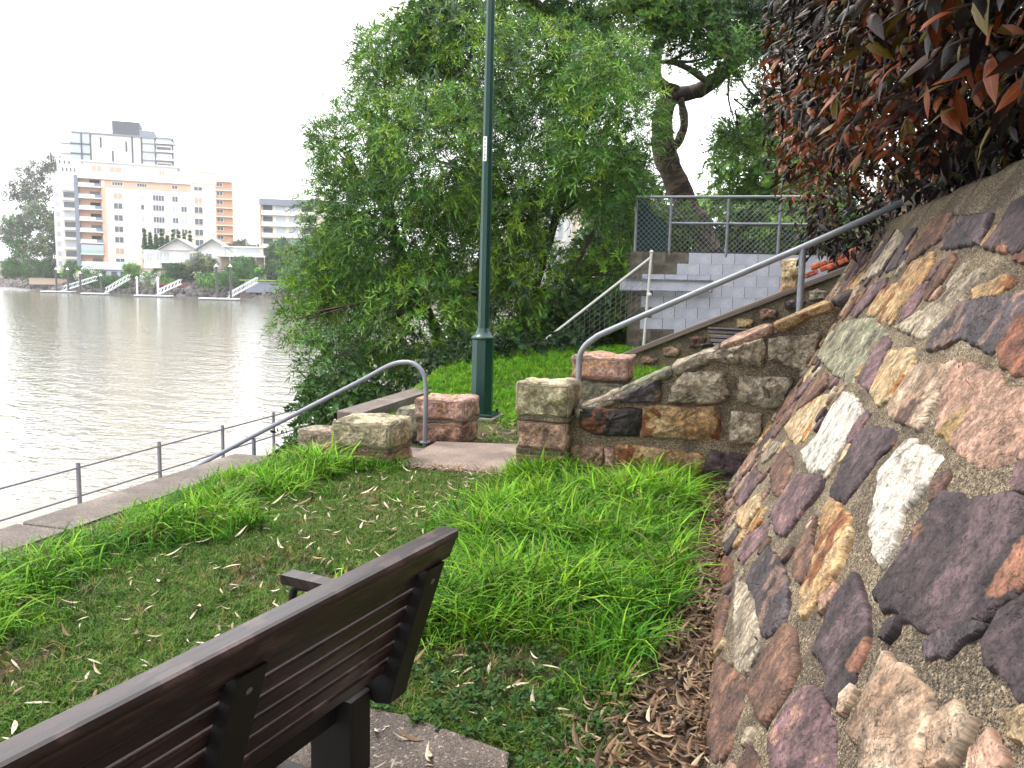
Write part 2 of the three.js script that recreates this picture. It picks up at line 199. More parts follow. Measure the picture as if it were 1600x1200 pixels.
const soilTex = texture(1024, (u, v) => {
  const m = fbm(u * 7, v * 7, 5, 7, 7, 71), g = vnoise(u * 260, v * 260, 260, 260, 72), g2 = fbm(u * 60, v * 60, 2, 60, 60, 73), e = fbm(u * 4, v * 4, 3, 4, 4, 74);
  let c = mixC([56, 78, 28], [88, 82, 44], clamp(0.5 + m * 1.1)); c = mixC(c, [112, 92, 62], smooth(0.1, 0.4, e) * 0.7);
  return c.map(x => x * (1 + g * 0.3 + g2 * 0.3));
});
const mLawn = std({ map: tiled(soilTex, 1.6), bumpMap: tiled(grainBump, 0.25), bumpScale: 0.02 });
const litterTex = texture(512, (u, v) => { const m = fbm(u * 9, v * 9, 5, 9, 9, 76), g = vnoise(u * 130, v * 130, 130, 130, 77), s = vnoise(u * 20 + m, v * 90, 20, 90, 78); return mixC([112, 84, 58], [62, 46, 34], clamp(0.5 + m)).map(x => x * (1 + g * 0.25 + s * 0.25)); });
const mLitter = std({ map: tiled(litterTex, 0.8), bumpMap: tiled(grainBump, 0.25), bumpScale: 0.02 });
const barkTex = texture(512, (u, v) => { const w = fbm(u * 5, v * 5, 3, 5, 5, 81) * 0.2; const r = fbm((u + w) * 18, v * 4, 4, 18, 4, 82); return mixC([92, 78, 68], [40, 32, 29], clamp(0.5 + r * 1.3)).map(x => x * (1 + 0.15 * vnoise(u * 120, v * 120, 120, 120, 83))); });
const mBark = std({ map: tiled(barkTex, 1.0), bumpMap: tiled(barkTex, 1.0), bumpScale: 0.02 });
const mPaleBark = std({ color: 0xb8aa98, roughness: 0.9 });
const galvTex = texture(256, (u, v) => { const m = fbm(u * 8, v * 8, 4, 8, 8, 91); return mixC([150, 154, 162], [112, 116, 126], clamp(0.5 + m)).map(x => x * (1 + 0.08 * vnoise(u * 90, v * 90, 90, 90, 92))); });
const mGalv = std({ map: tiled(galvTex, 0.3), roughness: 0.5, metalness: 0.35 });
const mOldGalv = std({ color: 0x8d8a90, roughness: 0.7, metalness: 0.2 });
const mWhitePipe = std({ color: 0xc9c9c6, roughness: 0.5 });
const mLampGreen = std({ color: 0x0b3a33, roughness: 0.34 });
const woodTex = texture(512, (u, v) => { const w = fbm(u * 3, v * 3, 3, 3, 3, 101) * 0.4; const r = fbm(u * 4, (v + w * 0.06) * 40, 4, 4, 40, 102); const e = smooth(0.25, 0.5, fbm(u * 6, v * 14, 4, 6, 14, 105)); let c = mixC([62, 45, 46], [28, 20, 22], clamp(0.5 + r)); c = mixC(c, [112, 92, 92], e * 0.45); return c.map(x => x * (1 + 0.12 * vnoise(u * 150, v * 150, 150, 150, 103))); });
const mWood = std({ map: tiled(woodTex, 0.5), bumpMap: tiled(woodTex, 0.5), bumpScale: 0.002, roughness: 0.36 });

const mIron = std({ color: 0x151414, roughness: 0.55 });
const blockTex = texture(512, (u, v) => { const m = fbm(u * 5, v * 5, 4, 5, 5, 111), g = vnoise(u * 140, v * 140, 140, 140, 112); return mixC([206, 208, 220], [186, 189, 204], clamp(0.5 + m)).map(x => x * (1 + g * 0.08)); });
const mBlock = std({ map: tiled(blockTex, 0.9), bumpMap: tiled(grainBump, 0.4), bumpScale: 0.006 });
const rawTex = texture(512, (u, v) => { const m = fbm(u * 5, v * 5, 5, 5, 5, 115), g = vnoise(u * 140, v * 140, 140, 140, 116); return mixC([140, 132, 118], [92, 86, 78], clamp(0.5 + m * 1.2)).map(x => x * (1 + g * 0.15)); });
const mRawBlock = std({ map: tiled(rawTex, 0.9), bumpMap: tiled(grainBump, 0.4), bumpScale: 0.01 });
const mJoint = std({ color: 0x6d6c70 });
const mBrick = std({ map: tiled(rockTex(60, [206, 112, 78], [160, 82, 58], [120, 70, 56], { stain: 0.06 }), 0.5), bumpMap: tiled(rockBump, 0.4), bumpScale: 0.01 });
// ---------------------------------------------------------------- water, far land, ground
const WATER_Y = -2.9;
{
  const rip = texture(1024, (u, v) => { const w = fbm(u * 5, v * 5, 3, 5, 5, 121) * 0.5; return 0.5 + 0.34 * fbm(u * 9 + w, v * 20 + w, 4, 9, 20, 122) + 0.2 * fbm(u * 34, v * 60 + w, 3, 34, 60, 124) + 0.12 * fbm(u * 4, v * 5, 2, 4, 5, 127); }, false);
  rip.repeat.set(1 / 14, 1 / 14); rip.rotation = 0.35;
  const g = grid(-900, 700, 60, -1200, 8, 8, () => WATER_Y);
  const mWater = new THREE.MeshPhysicalMaterial({ color: new THREE.Color().setRGB(0.14, 0.13, 0.1), roughness: 0.08, bumpMap: rip, bumpScale: 0.055, ior: 1.33 });
  solo('river_water', g, mWater, 'wide rippled brown river reflecting the white sky', 'river', 'structure');
}
// front lawn
const lawnH = (x, z) => 0.02 * fbm(x * 0.9 + 5, z * 0.9, 3) + 0.03 * smooth(-3.2, -3.9, x) + 0.01;
solo('lawn', grid(-4.1, 0.3, 4, -6.66, 60, 120, lawnH), mLawn, 'green riverside lawn between stone wall and river kerb', 'lawn', 'structure');
{ // strip of bare soil and leaf litter along the foot of the battered wall
  const g = grid(-0.62, 0.2, 3.5, -6.6, 16, 120, (x, z) => lawnH(x, z) + 0.012); const p = g.attributes.position;
  for (let i = 0; i < p.count; i++) { const t = (0.2 - p.getX(i)) / 0.82; const z = p.getZ(i); const w = 0.34 + 0.1 * fbm(z * 1.7, 3, 3) + 0.05 * smooth(-3.4, -2.4, z); p.setX(i, 0.2 - t * (w + 0.26)); if (t > 0.9) p.setY(i, lawnH(p.getX(i), z) - 0.02); }
  g.computeVertexNormals(); solo('soil_strip', g, mLitter, 'bare brown soil strip at the foot of the sloping stone wall', 'soil', 'structure');
}
// bench pad, path slab
{
  const s = new THREE.Shape([[-1.75, 0.6], [-1.75, -2.62], [-1.12, -2.61], [-0.86, -2.545], [-0.7, -2.5], [-0.66, -2.3], [-0.66, 0.6]].map(([x, z]) => new THREE.Vector2(x, -z)));
  const g = new THREE.ExtrudeGeometry(s, { depth: 0.06, bevelEnabled: true, bevelSize: 0.012, bevelThickness: 0.012, bevelSegments: 2 }); g.rotateX(-Math.PI / 2); g.translate(0, -0.025, 0);
  solo('concrete_pad', g, mPad, 'worn grey concrete pad under the park bench', 'concrete pad', 'structure');
}
{
  const s = new THREE.Shape([[-2.9, -6.47], [-1.8, -6.56], [-1.25, -6.95], [-1.25, -7.75], [-2.1, -7.8], [-2.95, -7.62]].map(([x, z]) => new THREE.Vector2(x, -z)));
  const g = new THREE.ExtrudeGeometry(s, { depth: 0.05, bevelEnabled: true, bevelSize: 0.01, bevelThickness: 0.01, bevelSegments: 2 }); g.rotateX(-Math.PI / 2); g.translate(0, -0.02, 0);
  solo('path_slab', g, mSlab, 'pinkish concrete path landing between the stone pillars', 'path', 'structure');
}
// land beyond the path: rises to the back, falls to the river on the left
const backH = (x, z) => {
  const rise = 0.62 * smooth(-9.6, -13.6, z) + 1.6 * smooth(-15, -30, z) * smooth(-6, -2, x);
  const bank = smooth(-4.25, -7.6, x);
  return mix(rise, -2.2, bank) * 1 - 1.4 * smooth(-9.4, -10.2, x) + 0.06 * fbm(x * 0.8, z * 0.8, 3) - 0.03;
};
solo('back_lawn', grid(-12, 1.9, -7.62, -60, 70, 240, backH), mLawn, 'grassy slope beyond the path and lamp post', 'grass slope', 'structure');
// lower riverside levels
solo('lower_terrace', span(-7.5, -4.5, -3.2, -1.0, -6.4, 3), mConc, 'lower concrete terrace below the river kerb', 'terrace', 'structure');
solo('riverside_walkway', span(-9.7, -7.5, -3.4, -2.15, -24, 4), mConc, 'low concrete walkway along the river edge', 'walkway', 'structure');
{
  const t = thing('river_kerb', 'long weathered concrete kerb along the river side of the lawn', 'kerb');
  const seg = [[3.5, 1.2], [1.185, -1.4], [-1.415, -4.0], [-4.015, -6.35]];
  for (const [a, b] of seg) { const g = rounded(0.4, 0.2, Math.abs(a - b), 0.02, -4.25, -0.05, (a + b) / 2); const p = g.attributes.position, u = g.attributes.uv; for (let i = 0; i < p.count; i++) { u.setXY(i, p.getX(i) + p.getY(i), p.getZ(i)); } part('coping', g, mConc, t); }
  part('retaining_face', span(-4.43, -4.1, -3.2, -0.12, -6.38, 3.5), mConc, t);
}
{
  const t = thing('river_kerb', 'short concrete kerb beyond the steps, half hidden behind the pillars', 'kerb');
  part('coping', rounded(0.34, 0.2, 5.0, 0.02, -4.4, 0.03, -11.0), mConc, t);
}
// upper terrace behind the battered wall and the block wall
{
  const g = [span(1.34, 60, -1, 2.28, -6.9, 8), span(3.2, 60, -1, 2.28, -8.0, -6.9), span(1.95, 60, -1, 2.28, -40, -8.0), span(-1.75, 1.95, -0.5, 2.26, -40, -14.95)];
  solo('upper_terrace', mergeGeometries(g.map(plain)), mLitter, 'raised garden ground behind the sloping stone wall', 'ground', 'structure');
}
solo('garden_bank', grid(1.45, 14, 5, -44, 50, 160, (x, z) => 2.2 - 2.6 * smooth(-6.7, -7.0, z) * smooth(-8.3, -8.0, z) * smooth(3.4, 3.0, x) + 4.6 * smooth(1.5 + 0.9 * smooth(-6, -8.5, z), 6.5, x) + 0.12 * fbm(x * 1.4, z * 1.4, 3)), mLitter, 'added steep bank blocking the sky behind the copper-leaved bush', 'bank', 'structure');  // rising ground added behind the bush to keep sky light out of it
// ---------------------------------------------------------------- masonry
function roughen(pts, step, amp, r) {                               // finer, uneven outline
  const out = [];
  pts.forEach((a, i) => { const b = pts[(i + 1) % pts.length]; const l = Math.hypot(b[0] - a[0], b[1] - a[1]), n = Math.max(1, Math.round(l / step)); for (let k = 0; k < n; k++) { const t = k / n; const d = (r() - 0.5) * amp * (k ? 1 : 0.5); out.push([mix(a[0], b[0], t) + d * (b[1] - a[1]) / l + (r() - 0.5) * amp * 0.3, mix(a[1], b[1], t) - d * (b[0] - a[0]) / l + (r() - 0.5) * amp * 0.3]); } });
  return out;
}
const grow = (p, k) => { const cx = p.reduce((s, q) => s + q[0], 0) / p.length, cy = p.reduce((s, q) => s + q[1], 0) / p.length; return p.map(q => [cx + (q[0] - cx) * k, cy + (q[1] - cy) * k]); };
function stonePlate(pts, h, seed, { step = 0.045, amp = 0.02, relief = 0.016, back = 0.06, dome = 0.2 } = {}) {
  const r = rng(seed); let o = roughen(pts, step, amp, r);
  let area = 0; o.forEach((a, i) => { const b = o[(i + 1) % o.length]; area += a[0] * b[1] - b[0] * a[1]; }); if (area < 0) o.reverse();
  const n = o.length, cx = o.reduce((s, p) => s + p[0], 0) / n, cy = o.reduce((s, p) => s + p[1], 0) / n;
  const rings = [[1.0, -back], [1.0, -0.008], [0.95, h], [0.82, h * (1 + dome * 0.5)], [0.6, h * (1 + dome)], [0.38, h * (1 + dome)], [0.16, h * (1 + dome)]];
  const pos = [], uv = [], idx = []; const ou = r() * 5, ov = r() * 5, ang = (r() - 0.5) * 1.6, ca = Math.cos(ang), sa = Math.sin(ang);
  const tilt = (r() - 0.5) * 0.06, tilt2 = (r() - 0.5) * 0.06;
  const put = (x, y, z) => { pos.push(x, y, z); uv.push(ou + x * ca - y * sa, ov + x * sa + y * ca); };
  rings.forEach(([k, z], q) => o.forEach(([x, y]) => { const X = cx + (x - cx) * k, Y = cy + (y - cy) * k; put(X, Y, q ? z + relief * (fbm(X * 7 + seed, Y * 7, 3) + 0.5 * vnoise(X * 26, Y * 26 + seed)) * (q === 1 ? 0.4 : q === 2 ? 0.7 : 1) + (X - cx) * tilt + (Y - cy) * tilt2 : z); }));
  put(cx, cy, h * (1 + dome) + relief * fbm(cx * 7 + seed, cy * 7, 3));
  for (let q = 0; q + 1 < rings.length; q++) for (let i = 0; i < n; i++) { const a = q * n + i, b = q * n + (i + 1) % n; idx.push(a, b, b + n, a, b + n, a + n); }
  const c = rings.length * n; for (let i = 0; i < n; i++) idx.push(c - n + i, c - n + (i + 1) % n, c);
  const g = new THREE.BufferGeometry(); g.setAttribute('position', new THREE.Float32BufferAttribute(pos, 3)); g.setAttribute('uv', new THREE.Float32BufferAttribute(uv, 2)); g.setIndex(idx); g.computeVertexNormals(); return g;
}
function roughBlock(w, h, d, seed, { amp = 0.02, round = 0.035, n = 10 } = {}) {   // quarry-faced block, base at y = 0
  let g = new THREE.BoxGeometry(w, h, d, n, Math.max(4, Math.round(n * h / w)), Math.max(4, Math.round(n * d / w))); g.deleteAttribute('uv'); g.deleteAttribute('normal'); g = mergeVertices(g, 1e-4);
  const p = g.attributes.position, r = rng(seed), ox = r() * 50, oy = r() * 50;
  const half = [w / 2, h / 2, d / 2], uv = [];
  for (let i = 0; i < p.count; i++) {
    const v = [p.getX(i), p.getY(i), p.getZ(i)], c = v.map((x, k) => clamp(x, -half[k] + round, half[k] - round)); const e = v.map((x, k) => x - c[k]); const l = Math.hypot(...e);
    const on = v.map((x, k) => Math.abs(Math.abs(x) - half[k]) < 1e-4);
    let out = l > 1e-6 ? c.map((x, k) => x + e[k] / l * round) : v;
    const nz = (fbm(v[0] * 5 + ox + v[2] * 3.1, v[1] * 5 + oy - v[2] * 2.3, 4) * 1.1 + 0.6 * noise3(v[0] * 13 + ox, v[1] * 13, v[2] * 13 + oy)) * amp;
    out = out.map((x, k) => x + (l > 1e-6 ? e[k] / l : 0) * nz * 1.3 + amp * 0.35 * noise3(v[0] * 9 + k * 7 + ox, v[1] * 9, v[2] * 9));
    p.setXYZ(i, out[0], out[1] + h / 2, out[2]); uv.push(ox + v[0] + (on[0] ? v[2] : 0) * 0.9, oy + v[1] + (on[1] ? v[2] : 0) * 0.9);
  }
  g.setAttribute('uv', new THREE.Float32BufferAttribute(uv, 2)); g.computeVertexNormals(); return g;
}
// battered retaining wall on the right: local x runs along the wall (world z), y up the slope, z out of the face
const BETA = Math.atan(0.538);
{
  const t = thing('battered_stone_wall', 'big sloping retaining wall of mixed rubble stones set in rough mortar', 'stone wall');
  t.matrixAutoUpdate = true; t.position.set(-0.06, 0, 0);
  const bx = new THREE.Matrix4().makeBasis(new THREE.Vector3(0, 0, 1), new THREE.Vector3(Math.sin(BETA), Math.cos(BETA), 0), new THREE.Vector3(-Math.cos(BETA), Math.sin(BETA), 0)); t.quaternion.setFromRotationMatrix(bx);
  const X0 = -8.6, X1 = 3.5, T = 2.62, nx = 420, nt = 96; const pos = [], uv = [], idx = [];
  for (let j = 0; j <= nt + 3; j++) for (let i = 0; i <= nx; i++) {
    const x = mix(X0, X1, i / nx); let y = Math.min(j, nt) / nt * T - 0.06, z = 0.006 * fbm(x * 2.2, y * 2.2, 4) + 0.009 * fbm(x * 9, y * 9, 3) - 0.012;
    y += j === nt ? 0.04 * fbm(x * 1.5, 9, 3) : 0;
    if (j > nt) { const k = j - nt; y = T - 0.06 + 0.04 * fbm(x * 1.5, 9, 3) + [0, 0.05, 0.08, 0.3][k]; z = [0, -0.03, -0.12, -0.62][k] + 0.012 * fbm(x * 5, k * 3, 2); }
    pos.push(x, y, z); uv.push(x, y - z);
  }
  for (let j = 0; j < nt + 3; j++) for (let i = 0; i < nx; i++) { const a = j * (nx + 1) + i, b = a + nx + 1; idx.push(a, a + 1, b, b, a + 1, b + 1); }
  const g = new THREE.BufferGeometry(); g.setAttribute('position', new THREE.Float32BufferAttribute(pos, 3)); g.setAttribute('uv', new THREE.Float32BufferAttribute(uv, 2)); g.setIndex(idx); g.computeVertexNormals();
  part('mortar', g, mMortar, t);
  const labels = { white: 'white quartz stone', darkrust: 'dark ironstone with rusty orange patches', green: 'greenish lichen-mottled stone' };
  const polys = WALL_STONES.map(([k, p]) => [k, p]);
  // stones out of the picture's frame, nearer than it reaches and beyond the flank wall
  const r = rng(5); const inside = (x, y) => polys.some(([, p]) => { const cx = p.reduce((s, q) => s + q[0], 0) / p.length, cy = p.reduce((s, q) => s + q[1], 0) / p.length; const rad = Math.max(...p.map(q => Math.hypot(q[0] - cx, q[1] - cy))); return Math.hypot(x - cx, y - cy) < rad + 0.16; });
  const kinds = ['dark', 'brown', 'purple', 'ochre', 'pale', 'pink', 'mottle', 'darkrust'];
  for (let y = 0.2; y < 2.4; y += 0.36) for (let x = -1.9 + (y * 7 % 0.2); x < 3.3; x += 0.46) { if (x < -1.2 - y * 0.25 && inside(x, y)) continue; if (inside(x, y)) continue; const w = 0.17 + r() * 0.05, h = 0.11 + r() * 0.04, s = (r() - 0.5) * 0.12; polys.push([kinds[Math.floor(r() * kinds.length)], [[x - w + s, y - h], [x + w * 0.7, y - h * (0.8 + r() * 0.4)], [x + w, y + h * 0.3], [x + w * 0.4 - s, y + h], [x - w, y + h * 0.7]]]); }
  const inPoly = (x, y, p) => { let c = false; for (let i = 0, j = p.length - 1; i < p.length; j = i++) if ((p[i][1] > y) !== (p[j][1] > y) && x < (p[j][0] - p[i][0]) * (y - p[i][1]) / (p[j][1] - p[i][1]) + p[i][0]) c = !c; return c; };
  const clear = (x, y) => { let m = 9; for (const [, p] of polys) { if (inPoly(x, y, p)) return 0; for (let i = 0; i < p.length; i++) { const a = p[i], b = p[(i + 1) % p.length], dx = b[0] - a[0], dy = b[1] - a[1], q = clamp(((x - a[0]) * dx + (y - a[1]) * dy) / (dx * dx + dy * dy)); m = Math.min(m, Math.hypot(a[0] + dx * q - x, a[1] + dy * q - y)); } } return m; };
  for (let n = 0; n < 2600 && polys.length < 290; n++) { const x = -8.4 + r() * 7.2, y = 0.05 + r() * 2.4, c = clear(x, y); if (c < 0.062 || y > 2.3) continue; const R = Math.min(c - 0.024, 0.15), a0 = r() * 6.28, pts = []; const sides = 5 + Math.floor(r() * 3); for (let q = 0; q < sides; q++) { const a = a0 + q / sides * 6.283 + (r() - 0.5) * 0.5, rr = R * (0.82 + r() * 0.25); pts.push([x + Math.cos(a) * rr, y + Math.sin(a) * rr]); } polys.push([[...kinds, 'cream', 'brown', 'purple'][Math.floor(r() * 11)], pts]); }
  polys.forEach(([k, p], i) => part('stone', stonePlate(grow(p, 1.13), 0.001 + 0.006 * r(), 100 + i, { step: 0.035, amp: 0.018, relief: 0.007, dome: 0.4 }), ROCK[k], t, labels[k]));
}
// flank wall of the upper steps
{
  const t = thing('stair_flank_wall', 'low stone wall with sloping top rising right from the pillar', 'stone wall');
  const top = x => x < -1.29 ? 0.6 : 0.61 + (x + 1.287) * 0.5 - 0.03 * Math.max(0, x);
  const s = new THREE.Shape(); s.moveTo(-1.36, -0.1); s.lineTo(0.95, -0.1); s.lineTo(1.25, top(1.25) - 0.05); s.lineTo(-1.36, top(-1.3) - 0.05); s.closePath();
  const body = new THREE.ExtrudeGeometry(s, { depth: 0.34, bevelEnabled: false }); body.translate(0, 0, -7.02);
  part('mortar', body, mMortar, t);
  FLANK_STONES.forEach(([k, p], i) => { const g = stonePlate(grow(p, 1.1), 0.035, 300 + i, { step: 0.04, amp: 0.016, relief: 0.03, dome: 0.5 }); g.translate(0, 0, -6.685); part('stone', g, ROCK[k], t); });
  // coping: pale dressed stones laid up the slope
  const cuts = [-1.3, -0.95, -0.5, -0.12, 0.28, 0.72, 1.2]; const ck = ['pale', 'green', 'pale', 'pink', 'ochre', 'dark'];
  for (let i = 0; i + 1 < cuts.length; i++) { const a = cuts[i] + 0.008, b = cuts[i + 1] - 0.008, L = Math.hypot(b - a, top(b) - top(a)); const g = roughBlock(L, 0.09, 0.4, 340 + i, { amp: 0.018, round: 0.03, n: 12 }); g.rotateZ(Math.atan2(top(b) - top(a), b - a)); g.translate((a + b) / 2, (top(a) + top(b)) / 2 - 0.07, -6.85); part('coping_stone', g, ROCK[ck[i]], t); }
}
// concrete steps going up behind the flank wall, and down to the river on the left
{
  const t = thing('upper_steps', 'concrete steps climbing right behind the low stone wall', 'steps');
  for (let i = 0; i < 13; i++) part('step', span(-1.22 + i * 0.34, 3.2, -0.3 + i * 0.17, 0.17 + i * 0.17 - (i === 12 ? 0.02 : 0), -7.9, -7.03), mConc, t);
  const d = thing('river_steps', 'concrete steps going down to the river behind the short pillar', 'steps');
  for (let i = 0; i < 12; i++) part('step', span(-2.98 - (i + 1) * 0.36, -2.98 - i * 0.36, -3.0, -0.04 - i * 0.178, -7.6, -6.42), mConc, d);
}
function pillar(label, x0, x1, z0, z1, blocks, seed) {               // z0 is the front
  const w = x1 - x0, d = z0 - z1, t = thing('stone_pillar', label, 'pillar', [(x0 + x1) / 2, -0.03, (z0 + z1) / 2], 0, 'stone pillars at the path landing');
  let y = 0; blocks.forEach(([h, k, dw, joint = 0.02], i) => { const g = roughBlock(w + dw, h, d + dw, seed + i * 3, { amp: 0.022, round: 0.035, n: 14 }); g.translate(0, y, 0); part('block', g, ROCK[k], t); y += h; if (i + 1 < blocks.length) { const m = roughBlock(w - 0.012, joint + 0.03, d - 0.012, seed + 50 + i, { amp: 0.006, round: 0.01, n: 8 }); m.translate(0, y - 0.015, 0); part('mortar_joint', m, mMortar, t); y += joint; } });
}
pillar('short pillar of a mossy block over a reddish block, left of the landing', -3.46, -2.89, -6.34, -6.84, [[0.2, 'redblock', 0], [0.235, 'mossblock', 0.01, 0.045]], 400);
pillar('tall pillar of three rough blocks at the end of the flank wall', -1.81, -1.345, -6.53, -6.98, [[0.26, 'redblock', 0, 0.03], [0.26, 'pink', 0, 0.02], [0.3, 'mossblock', 0.015, 0.02]], 420);
pillar('short pillar with pink top block beside the lamp post', -3.26, -2.7, -7.76, -8.26, [[0.24, 'redblock', -0.02], [0.23, 'pinkblock', 0.02, 0.06]], 440);
pillar('pillar with pink boulder on top, behind the tall pillar', -1.6, -1.06, -7.95, -8.45, [[0.36, 'pale', 0.02], [0.36, 'green', 0.04, 0.02], [0.24, 'pinkblock', 0.06, 0.01]], 460);
{ // rocks and kerb ends by the river steps
  const a = thing('rock', 'reddish rock wedged against the short mossy pillar', 'rock', [-3.62, -0.1, -6.6]); const g = roughBlock(0.42, 0.26, 0.4, 481, { amp: 0.05, round: 0.09, n: 10 }); g.rotateZ(0.35); part('stone', g, ROCK.redblock, a);
  const b = thing('rock', 'grey lichened rock between the two short pillars', 'rock', [-3.28, -0.06, -8.02]); part('stone', roughBlock(0.5, 0.4, 0.34, 483, { amp: 0.05, round: 0.08 }), ROCK.green, b);
  const c = thing('kerb_block', 'small concrete kerb block behind the mossy pillar', 'concrete block', [-3.86, -0.12, -7.0]); part('block', roughBlock(0.5, 0.34, 0.3, 485, { amp: 0.008, round: 0.015 }), ROCK.pale, c);
}
// sloping stone wall in the background, with brick edging
const w2top = x => 0.72 + (x + 1.43) * 0.44;
{
  const Z = -12.35; const t = thing('background_stone_wall', 'far sloping rubble wall with concrete coping below the block wall', 'stone wall');
  const s = new THREE.Shape(); s.moveTo(-1.75, 0.3); s.lineTo(2.1, 0.3); s.lineTo(2.1, w2top(2.1)); s.lineTo(-1.75, w2top(-1.75)); s.closePath();
  const b = new THREE.ExtrudeGeometry(s, { depth: 0.4, bevelEnabled: false }); b.translate(0, 0, Z - 0.4); part('mortar', b, mMortar, t);
  part('coping', beam([-1.8, w2top(-1.8) + 0.02, Z - 0.14], [2.1, w2top(2.1) + 0.02, Z - 0.14], 0.4, 0.07), mSlab, t);
  const r = rng(51), kinds = ['ochre', 'cream', 'mottle', 'redblock', 'dark', 'brown', 'pale', 'ochre'];
  for (let x = -1.3, i = 0; x < 2.0; x += 0.3 + r() * 0.08, i++) for (let k = 0, y = w2top(x) - 0.2; y > 0.55; y -= 0.22 + r() * 0.04, k++) { const xx = x + (k % 2) * 0.13, w = 0.12 + r() * 0.03, h = 0.065 + r() * 0.03; const g = stonePlate([[xx - w, y - h], [xx + w * 0.8, y - h * 0.9], [xx + w, y + h * 0.5], [xx - w * 0.2, y + h], [xx - w, y + h * 0.7]], 0.035, 520 + i * 9 + k, { step: 0.06, amp: 0.03, relief: 0.04, dome: 0.6 }); g.translate(0, 0, Z + 0.005); part('stone', g, ROCK[kinds[Math.floor(r() * 8)]], t); }
}
{
  const t = thing('brick_edging', 'two courses of orange bricks stepping up below the dark bush', 'brick edging', [0, 0, -12.5]);
  for (let k = 0; k < 2; k++) for (let i = 0; i < 7; i++) { const x = 0.95 + i * 0.235 + k * 0.11; const g = roughBlock(0.222, 0.075, 0.11, 560 + i + k * 9, { amp: 0.006, round: 0.008, n: 5 }); g.rotateZ(0.38); g.translate(x, w2top(x) + 0.11 + k * 0.085, 0.05); part('brick', g, mBrick, t); }
  const q = thing('quartz_boulder', 'tall pale quartz boulder on the wall beside the orange bricks', 'boulder', [0.68, w2top(0.68) + 0.0, -12.55]); part('stone', roughBlock(0.26, 0.48, 0.24, 577, { amp: 0.05, round: 0.09 }), ROCK.cream, q);
}
{ // painted concrete block wall
  const t = thing('block_wall', 'pale grey painted concrete block wall below the wire fence', 'block wall', [-1.88, 0.38, -14.02], 0);
  t.rotation.y = Math.atan2(0.68, 2.4);
  part('core', span(0.02, 3.9, 0, 1.9, -0.24, -0.02), mJoint, t);
  const r = rng(57); const gs = new THREE.BoxGeometry(0.388, 0.188, 0.2), gh = new THREE.BoxGeometry(0.188, 0.188, 0.2);
  const uvw = g => { const p = g.attributes.position, u = g.attributes.uv; for (let i = 0; i < p.count; i++) u.setXY(i, p.getX(i) + p.getZ(i), p.getY(i)); return g; }; uvw(gs); uvw(gh);
  for (let j = 0; j < 10; j++) for (let i = 0; i < 10; i++) { const off = j % 2 ? 0.2 : 0; let x = 0.2 + i * 0.4 + off; if (x > 3.9) continue; if (off && !i) { const m = part('block', gh, mRawBlock, t); m.position.set(0.1, 0.1 + j * 0.19, -0.1); } const raw = x < 0.3 || (j > 7 && x < 0.95) || (j < 3 && x < 0.8) || r() < 0.03; const m = part('block', gs, raw ? mRawBlock : mBlock, t); m.position.set(x, 0.1 + j * 0.19, -0.1 + (r() - 0.5) * 0.008); m.rotation.y = (r() - 0.5) * 0.008; }
  const f = thing('metal_channel', 'long thin grey metal frame fixed across the block wall', 'metal frame', [-1.9, 1.63, -13.93]); f.rotation.y = t.rotation.y;
  part('rail', span(-0.15, 1.45, 0.17, 0.19, 0.03, 0.06), mGalv, f); part('rail', span(-0.15, 1.45, -0.02, 0.0, 0.03, 0.06), mGalv, f); part('end_bar', span(1.43, 1.45, 0, 0.17, 0.03, 0.06), mGalv, f); part('panel', span(-0.14, 1.43, 0.0, 0.17, 0.02, 0.035), mBlock, f);
}
